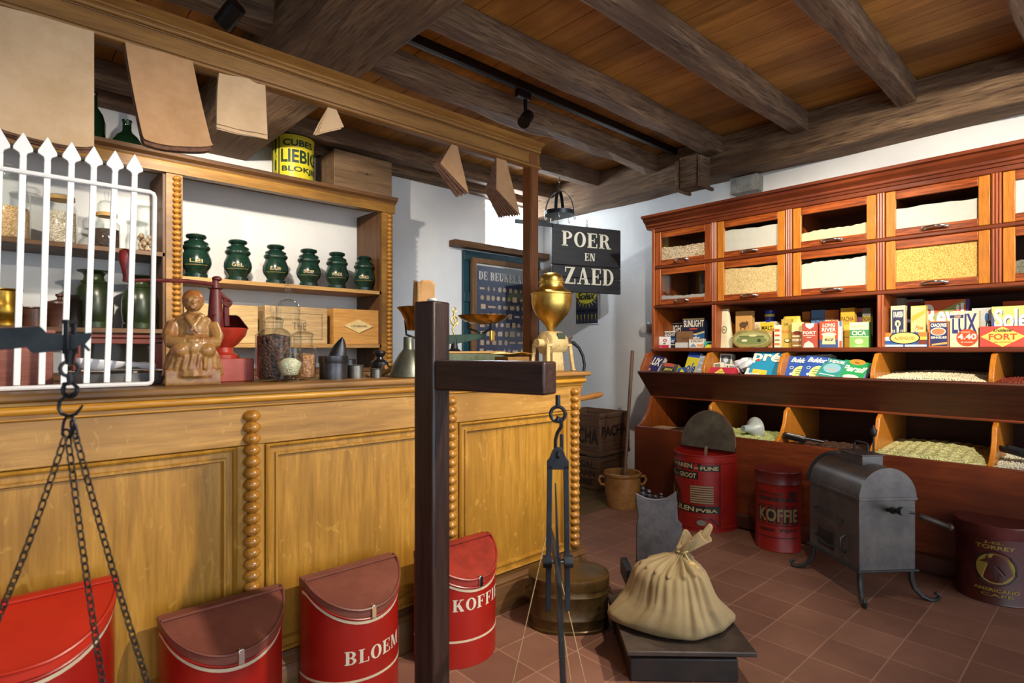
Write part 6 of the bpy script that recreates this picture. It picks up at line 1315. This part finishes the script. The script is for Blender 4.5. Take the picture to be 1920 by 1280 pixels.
its = [('r', .0, .405, .62, .455, '#17120f'), ('r', .60, .400, .80, .440, '#17120f'), ('r', .0, .345, .60, .392, '#17120f'), ('r', .80, .03, .81, .47, '#17120f'),
       ('t', .03, .415, .54, .445, G, 'LEVENSWAREN', 'bold'), ('t', .56, .412, .60, .425, G, 'EN', 'sans'), ('t', .62, .407, .79, .433, G, 'FUNE', 'bold'), ('t', .03, .352, .30, .382, G, 'KLEINSTE', 'bold'), ('t', .31, .355, .37, .368, G, 'EN', 'sans'), ('t', .39, .352, .58, .384, G, 'GROOT', 'bold'),
       ('o', .24, .22, .16, .075, '#3a2c1c'), ('r', .08, .16, .40, .20, '#3a2c1c'), ('o', .24, .235, .12, .05, '#5d4a2a'), ('t', .2, .2, .28, .28, '#8a7a4c', '8', 'sans'),
       ('r', .0, .125, .80, .172, '#17120f'), ('t', .06, .133, .56, .165, G, 'TERMEULEN', 'bold'), ('t', .58, .132, .78, .155, G, 'PVBA', 'bold')]
for k in range(8): its += [('r', .52, .19+k*.015, .74, .199+k*.015, '#857a5a')]
its += [('p', [(.55, .10), (.72, .10), (.79, .07), (.79, .02), (.775, .06), (.70, .09)], '#5c0f0c'), ('o', .63, .065, .045, .018, '#6f6a60')]
print_on('printed_lettering', r, its, onD, .0004)
# KOFFIE cylinder
r = thing('coffee_drum', 'round red metal drum lettered KOFFIE standing before the seed cabinet', 'drum', (3.555, 1.475, 0))
R = .128
a = MB(); a.lathe([(R, .0), (R+.002, .004), (R, .008), (R, .395), (R+.002, .40)], n=48); a.build('body', RT, r)
a = MB(); a.lathe([(R+.003, .395), (R+.005, .40), (R+.003, .405), (R+.003, .462), (R+.006, .468), (R+.004, .474), (R-.004, .472), (0, .470)], n=48); a.build('lid', worn('#5c1613', '#4c2824', .6, 10, .4), r)
a0 = math.atan2(-1.475, -3.555)
def onC(R, a0, w_): return lambda a_, b_, h: ((R+.001+h)*math.cos(a0+(a_-.5)*w_), (R+.001+h)*math.sin(a0+(a_-.5)*w_), b_)
its = [('r', .08, .17, .93, .265, '#1d0f0c'), ('r', .07, .272, .93, .277, '#1d0f0c'), ('r', .07, .158, .93, .163, '#1d0f0c'), ('t', .12, .180, .90, .258, '#7a6a4a', 'KOFFIE', 'bold'), ('t', .1, .335, .6, .352, '#3a1410', 'BRANDERIJ', 'bold'), ('r', .1, .30, .9, .325, '#3a1410'), ('r', .68, .33, .9, .36, '#3a1410'), ('t', .14, .12, .46, .14, '#3a1410', 'MERK', 'bold'), ('t', .54, .12, .86, .14, '#3a1410', 'FIJN', 'bold'), ('r', .1, .085, .9, .09, '#3a1410')]
print_on('printed_lettering', r, its, onC(R, a0, 2.3), .0004)
# dark drum with bird
cx, cy = C(.845*2.80*1.0, 2.80).x, 0
c0 = Pt(1866, 700, 2.80); r = thing('bird_drum', 'dark maroon round drum with a yellow bird medallion at the right', 'drum', (c0.x, c0.y, 0)); R = .155
DM = worn('#3a100d', '#4f1712', .5, 10, .35)
a = MB(); a.lathe([(R, .0), (R+.002, .004), (R, .01), (R, .315)], n=48); a.build('body', DM, r)
a = MB(); a.lathe([(R+.003, .31), (R+.005, .315), (R+.004, .355), (R+.006, .362), (R+.002, .368), (0, .366)], n=48); a.build('lid', worn('#4a1a18', '#5c2a26', .5, 10, .3), r)
a0 = math.atan2(-c0.y, -c0.x); YL_ = '#8a7028'
its = [('t', .38, .283, .58, .297, YL_, 'J.G.', 'bold'), ('t', .30, .260, .70, .279, YL_, 'TORREY', 'bold'), ('o', .5, .17, .225, .082, '#1c0c08'), ('o', .5, .17, .195, .071, YL_),
       ('p', [(.5+.19*x, .17+.071*y) for x, y in ((-.42, .5), (-.2, .42), (-.08, .25), (.2, .15), (.42, -.12), (.66, -.55), (.4, -.42), (.2, -.55), (-.05, -.5), (-.26, -.25), (-.3, .05), (-.34, .28))], '#3a140e'), ('o', .5-.19*.34, .17+.071*.50, .19*.19, .071*.19, '#3a140e'), ('p', [(.5+.19*x, .17+.071*y) for x, y in ((-.45, .6), (-.86, .34), (-.45, .36))], '#3a140e'), ('r', .5+.19*-.05, .17-.071*.8, .5+.19*.02, .17-.071*.45, '#3a140e'), ('r', .5+.19*.14, .17-.071*.8, .5+.19*.21, .17-.071*.45, '#3a140e'), ('r', .5-.19*.25, .17-.071*.84, .5+.19*.4, .17-.071*.78, '#3a140e'),
       ('t', .28, .062, .74, .078, YL_, 'AMERICANO', 'bold'), ('t', .36, .040, .68, .053, YL_, 'CAFE', 'sans')]
print_on('printed_medallion', r, its, onC(R, a0, 2.4), .0004)

# ---- coffee roaster
A = C(1.653, 2.72); Bv = C(1.937, 2.74); Cv = C(1.63, 3.13)
ang = math.atan2(Bv.y-A.y, Bv.x-A.x)
r = thing('coffee_roaster', 'grey sheet-iron coffee roaster with domed top on curled legs', 'coffee roaster', (A.x, A.y, 0), ang)
GI = worn('#545050', '#66605c', .5, 9, .36, .5); GD = worn('#2c2c2e', '#3a3a3a', .5, 12, .45, .5)
W_, L_ = .283, .40; zb, zt = .145, .49
a = MB(); a.box(0, 0, zb, W_, L_, zt); a.build('firebox', GI, r, bevel=.003)
a = MB(); a.box(-.012, -.012, zb-.006, W_+.012, L_+.012, zb+.003); a.build('base_flange', GD, r, bevel=.002)
a = MB(); R = W_/2; a.prism([(R+(R+.003)*math.cos(PI*i/28), zt+(R+.003)*math.sin(PI*i/28)) for i in range(29)], -.004, L_+.004, axis='y'); a.build('domed_lid', GI, r, smooth=40)
a = MB(); a.box(-.006, -.008, zt-.012, W_+.006, L_+.006, zt+.004); a.build('lid_flange', GI, r, bevel=.002)
a = MB(); a.tube([Vector((R+(R+.008)*math.cos(PI*i/20), L_+.004, zt+(R+.008)*math.sin(PI*i/20))) for i in range(21)], .007, 6); a.build('rear_hoop', GD, r)
a = MB(); a.box(R-.055, .10, zt+R-.02, R+.055, .27, zt+R+.045); a.box(R-.062, .093, zt+R+.04, R+.062, .277, zt+R+.048); a.build('top_chimney', GI, r, bevel=.003)
a = MB(); a.tube([(R, .135, zt+R+.046), (R, .135, zt+R+.09), (R, .145, zt+R+.097), (R, .225, zt+R+.097), (R, .235, zt+R+.09), (R, .235, zt+R+.046)], .006, 8); a.build('top_handle', GD, r)
a = MB(); p0 = Vector((W_+.01, L_*.75, zt+.02)); a.tube([p0, p0+Vector((0, 0, .24))], .005, 8); a.tube([p0+Vector((0, 0, z)) for z in (.225, .235, .26, .275, .29)], [.006, .014, .017, .008, .002], 12); a.build('damper_rod', GD, r)
# axle and crank on the near end face
a = MB(); a.tube([(R+.0, 0, zt-.055), (R+.0, -.10, zt-.035)], .010, 10); a.tube([(R, -.03, zt-.05), (R, -.055, zt-.044)], [.016, .016], 12); a.tube([(R, -.08, zt-.038), (R, -.112, zt-.034)], [.019, .022], 12); a.build('axle', GD, r)
q1 = C(1.90, 2.47, .44); 
a = MB(); inv = r.matrix_basis.inverted()
k0 = Vector((R, -.10, zt-.035)); k1 = inv @ Pt(1715, 962, 2.62); k2 = inv @ Pt(1722, 966, 2.62); k3 = inv @ Pt(1786, 990, 2.58)
a.tube([k0, k0.lerp(k1, .5), k1], [.006, .006, .006], 8); a.build('crank_arm', GD, r)
a = MB(); L = k3-k2; a.tube([k2, k2+L*.1, k2+L*.5, k2+L*.85, k2+L*.9, k2+L], [.008, .016, .014, .013, .018, .012], 12); a.build('crank_handle', paint('#33261c', .5), r)
# doors and latches on the long side (x = 0 face)
a = MB(); a.box(-.004, .19, zb+.03, .002, .32, zb+.12); a.build('stoke_door', GD, r, bevel=.002)
for (y0, y1, z0, z1) in ((.12, .34, .345, .36), (.18, .34, .20, .215)):
    a = MB(); a.tube([(-.002, y1, z1), (-.022, y1-.02, z1), (-.022, y0+.02, z0), (-.002, y0, z0)], .006, 8); a.build('latch', GD, r)
a = MB(); a.tube([(-.002, .10, .20), (-.028, .10, .22), (-.028, .10, .27), (-.002, .10, .285)], .007, 8); a.build('side_handle', GD, r)
for (x, y, dx, dy) in ((.012, .012, -.4, -.9), (W_-.012, .012, .9, -.45), (.012, L_-.012, -.8, .5), (W_-.012, L_-.012, .7, .7)):
    pts = []; 
    for t, z in ((0, zb), (.0, .10), (.012, .055), (.045, .02), (.08, .008), (.105, .014), (.112, .034), (.10, .044), (.09, .036)): pts.append((x+dx*t, y+dy*t, z))
    a = MB(); a.tube(pts, [.013, .013, .012, .0115, .010, .010, .009, .008, .006], 8); o = a.build('leg', GD, r)

# ================================================================ wooden gallows with hanging balance
PC = Vector((.905, 1.315, 0)); dirv = Vector((.2504, -.968, 0)).normalized(); ga = math.atan2(dirv.y, dirv.x)
r = thing('balance_gallows', 'black-brown wooden gallows post with a side arm carrying an iron balance', 'gallows stand', (PC.x, PC.y, 0), ga)
hw = .0355; zt = Pt(805, 566, 1.585).z
a = MB(); a.box(-hw, -hw, .03, hw, hw, zt); a.build('post', DPOST, r, bevel=.006)
za0, za1 = 1.2-.0790*1.50, 1.2-.0185*1.50
zA0 = Pt(850, 731, 1.54).z; zA1 = Pt(850, 675, 1.54).z
a = MB(); a.box(hw-.001, -.032, zA0, .375, .032, zA1); a.build('arm', wood('black_brown_arm', '#2a1a17', '#432e27', 'x', 2, .33, .2), r, bevel=.006)
a = MB(); a.box(-.22, -.045, 0, .22, .045, .035); a.box(-.045, -.22, 0, .045, .22, .034); a.build('cross_foot', DPOST, r, bevel=.005)
a = MB(); a.sphere((.0, .0, zt+.004), .012, (1.3, 1, .6)); o = a.build('plaster_chip', paint('#dcdcdc', .9), r); o['label'] = 'white chip on top of the post'
# balance: hook, fork, beam, strings and pan
tH = 1.37; hp = Pt(1046, 750, tH)
b_ = thing('iron_beam_balance', 'long iron beam balance hanging in a fork below the gallows arm', 'beam balance', (hp.x, hp.y, zA0))
rt = Vector((math.sin(YAW), -math.cos(YAW), 0)); fw = Vector((math.cos(YAW), math.sin(YAW), 0))
Z = lambda v: Pt(1046, v, tH).z
def Q(dx, dy, z): return Vector((hp.x, hp.y, z)) + rt*dx + fw*dy
a = MB(); a.tube([Q(0, 0, zA0+.0), Q(0, 0, Z(760))], .006, 8); a.ring(Q(0, 0, Z(776)), .0175, .0045, fw, 24); a.build('eye_ring', IRONB, b_, world=True)
a = MB(); pts = [(-.012, 785), (-.004, 778), (.006, 783), (.006, 800), (-.001, 815), (-.003, 835), (.004, 848), (.012, 842), (.012, 818)]; pts = [(0.002, 788), (.004, 782), (.012, 784), (.012, 800), (.003, 812), (-.001, 825), (-.001, 842), (.006, 850), (.014, 844), (.014, 815)]
a.tube([Q(x-.004, -.004+.002*i, Z(v)) for i, (x, v) in enumerate(pts)], .0048, 8); a.build('s_hook', IRONB, b_, world=True)
# fork (outer plate with slot, two legs)
a = MB()
hwp = .0265
for sgn in (-1, 1):
    a.bar(Q(sgn*.0195, 0, Z(872)), Q(sgn*.0235, 0, Z(1145)), .013, .006, up=fw)
a.build('fork_leg', IRON, b_, world=True, bevel=.0015)
a = MB(); pl = [(-hwp, 880), (-hwp, 864), (-.020, 858), (-.014, 845), (-.007, 838), (.007, 838), (.014, 845), (.020, 858), (hwp, 864), (hwp, 880)]
a.add([Q(x, -.003, Z(v)) for x, v in pl]+[Q(x, .003, Z(v)) for x, v in pl], [tuple(range(10)), tuple(range(10, 20))[::-1]]+[(i, (i+1) % 10, 10+(i+1) % 10, 10+i) for i in range(10)]); a.build('fork_head', IRON, b_, world=True, bevel=.0015)
a = MB(); a.ring(Q(0, -.006, Z(852)), .006, .0035, rt, 14); a.build('fork_ring', IRONB, b_, world=True)
for sgn in (-1, 1):
    a = MB(); a.tube([Q(sgn*.015, 0, Z(1052)), Q(sgn*.036, 0, Z(1052))], [.016, .015], 18); a.build('pivot_boss', IRON, b_, world=True)
a = MB(); a.tube([Q(-.034, 0, Z(1052)), Q(.034, 0, Z(1052))], .006, 10); a.build('knife_pivot', TIN, b_, world=True)
a = MB(); a.bar(Q(0, 0, Z(1050)), Q(-.006, 0, Z(905)), .008, .008, up=fw, w1=.003, h1=.004); a.build('pointer', IRONB, b_, world=True)
zB = Z(1058)
a = MB(); pe = Pt(1058, 655, .84); a.bar(Q(0, 0, zB), Vector((pe.x, pe.y, zB-.01)), .014, .034, w1=.009, h1=.016); a.build('beam_near_arm', IRONB, b_, world=True, bevel=.0015)
a = MB(); a.bar(Q(0, 0, zB), Q(-.0, .36, zB-.01), .014, .034, w1=.009, h1=.016); a.build('beam_far_arm', IRONB, b_, world=True, bevel=.0015)
ap = Q(.0, .36, zB-.02); pan = Vector((ap.x, ap.y, .07))
for k, (du, vv) in enumerate(((952, 1320), (1078, 1330), (1112, 1340))):
    e = Pz(du, vv, .075); e = pan + (Vector((e.x, e.y, .075))-Vector((pan.x, pan.y, .075))).normalized()*.135*Vector((1, 1, 1)).x if False else Pt(du, vv, 1.74+.0*k)
    e.z = max(e.z, .072)
    a = MB(); a.tube([ap, e], .0013, 6); a.build('pan_string', paint('#b39a6c', .8), b_, world=True)
a = MB(); a.lathe([(0, -.01), (.08, -.008), (.13, .0), (.133, .004), (.08, -.004), (0, -.006)], (pan.x+.0, pan.y, .072), 30); a.build('scale_pan', BRASSD, b_, world=True)

# ================================================================ near iron scale beam at the left with chains
t0 = .88
r = thing('iron_scale_beam', 'grey iron scale beam with hook and three chains at the left edge, near the camera', 'beam scale', Pt(60, 640, t0))
def Lp(u, v, d=0): return Pt(u, v, t0+d)
pl = [(-260, 600), (-120, 612), (0, 615), (42, 613), (76, 612), (88, 624), (122, 628), (140, 626), (174, 623), (170, 634), (160, 645), (170, 656), (166, 659), (152, 646), (138, 655), (66, 662), (58, 660), (50, 651), (0, 656), (-120, 664), (-260, 660)]
a = MB(); n = len(pl); a.add([Lp(u, v, -.004) for u, v in pl]+[Lp(u, v, .004) for u, v in pl], [tuple(range(n)), tuple(range(n, 2*n))[::-1]]+[(i, (i+1) % n, n+(i+1) % n, n+i) for i in range(n)]); a.build('beam', worn('#3c444a', '#4d555a', .5, 12, .5, .5), r, world=True, bevel=.001)
for (u0, u1) in ((119, 129), (133, 143)):
    a = MB(); pa, pb = Lp((u0+u1)/2, 599, -.010 if u0 < 125 else .010), Lp((u0+u1)/2, 656, -.010 if u0 < 125 else .010); a.bar(pa, pb, .008, .003, up=fw); a.build('stirrup_side', IRONB, r, world=True, bevel=.001)
a = MB(); a.bar(Lp(119, 603, -.011), Lp(143, 603, .011), .006, .006); a.bar(Lp(121, 657, -.011), Lp(142, 657, .011), .008, .010); a.tube([Lp(131, 657), Lp(130, 683)], [.008, .005], 10); a.build('stirrup_bridge', IRONB, r, world=True)
a = MB(); a.ring(Lp(130, 691), .0115, .0028, rt*.8-fw*.6, 20); a.build('upper_ring', IRONB, r, world=True)
a = MB(); a.tube([Lp(130, 700), Lp(133, 722)], [.005, .004], 8); a.ring(Lp(131, 731), .011, .0028, fw, 20); a.build('swivel', IRONB, r, world=True)
a = MB(); a.tube([Lp(u, v) for u, v in ((121, 726), (118, 735), (128, 742), (141, 736), (146, 726), (136, 717), (120, 719), (118, 732), (124, 742), (112, 752), (110, 766), (116, 776), (130, 780), (142, 776), (152, 764), (155, 759))], [.0026]*14+[.002, .0014], 8); a.build('s_hook', IRONB, r, world=True)
def link(mb, p, q, w_, rad, side):
    d = q-p; L = d.length; d.normalize(); x = side - d*side.dot(d); x.normalize(); pts = []
    c = (p+q)/2; hl = L/2+rad*1.2; 
    for i in range(14):
        t = 2*PI*i/14; cc, ss = math.cos(t), math.sin(t)
        pts.append(c + d*hl*math.copysign(abs(cc)**.7, cc) + x*w_*math.copysign(abs(ss)**.8, ss))
    mb.tube(pts, rad, 6, closed=True)
a = MB(); link(a, Lp(131, 783), Lp(126, 817), .0085, .0022, rt); a.build('long_link', IRONB, r, world=True)
a = MB(); link(a, Lp(136, 790), Lp(142, 820), .004, .002, rt); a.ring(Lp(124, 812), .006, .0018, fw, 14); a.build('side_link', IRONB, r, world=True)
CHN = worn('#2b241e', '#40372e', .5, 30, .55, .5)
for (s0, s1, dd, lb) in (((122, 820), (-14, 1182), -.03, 0), ((127, 820), (196, 1300), .02, 1), ((141, 815), (290, 1320), .06, 2)):
    p, q = Lp(*s0), Lp(s1[0], s1[1], dd*1.5); L = (q-p).length; n = int(L/.0125); a = MB()
    for k in range(n):
        x0, x1 = p.lerp(q, k/n), p.lerp(q, (k+1)/n); sag = Vector((0, 0, -.012*math.sin(PI*k/n))); side = (rt if k % 2 else (fw+rt*.3))
        link(a, x0+sag, x1+sag, .0042, .0014, side)
    a.build('chain', CHN, r, world=True)
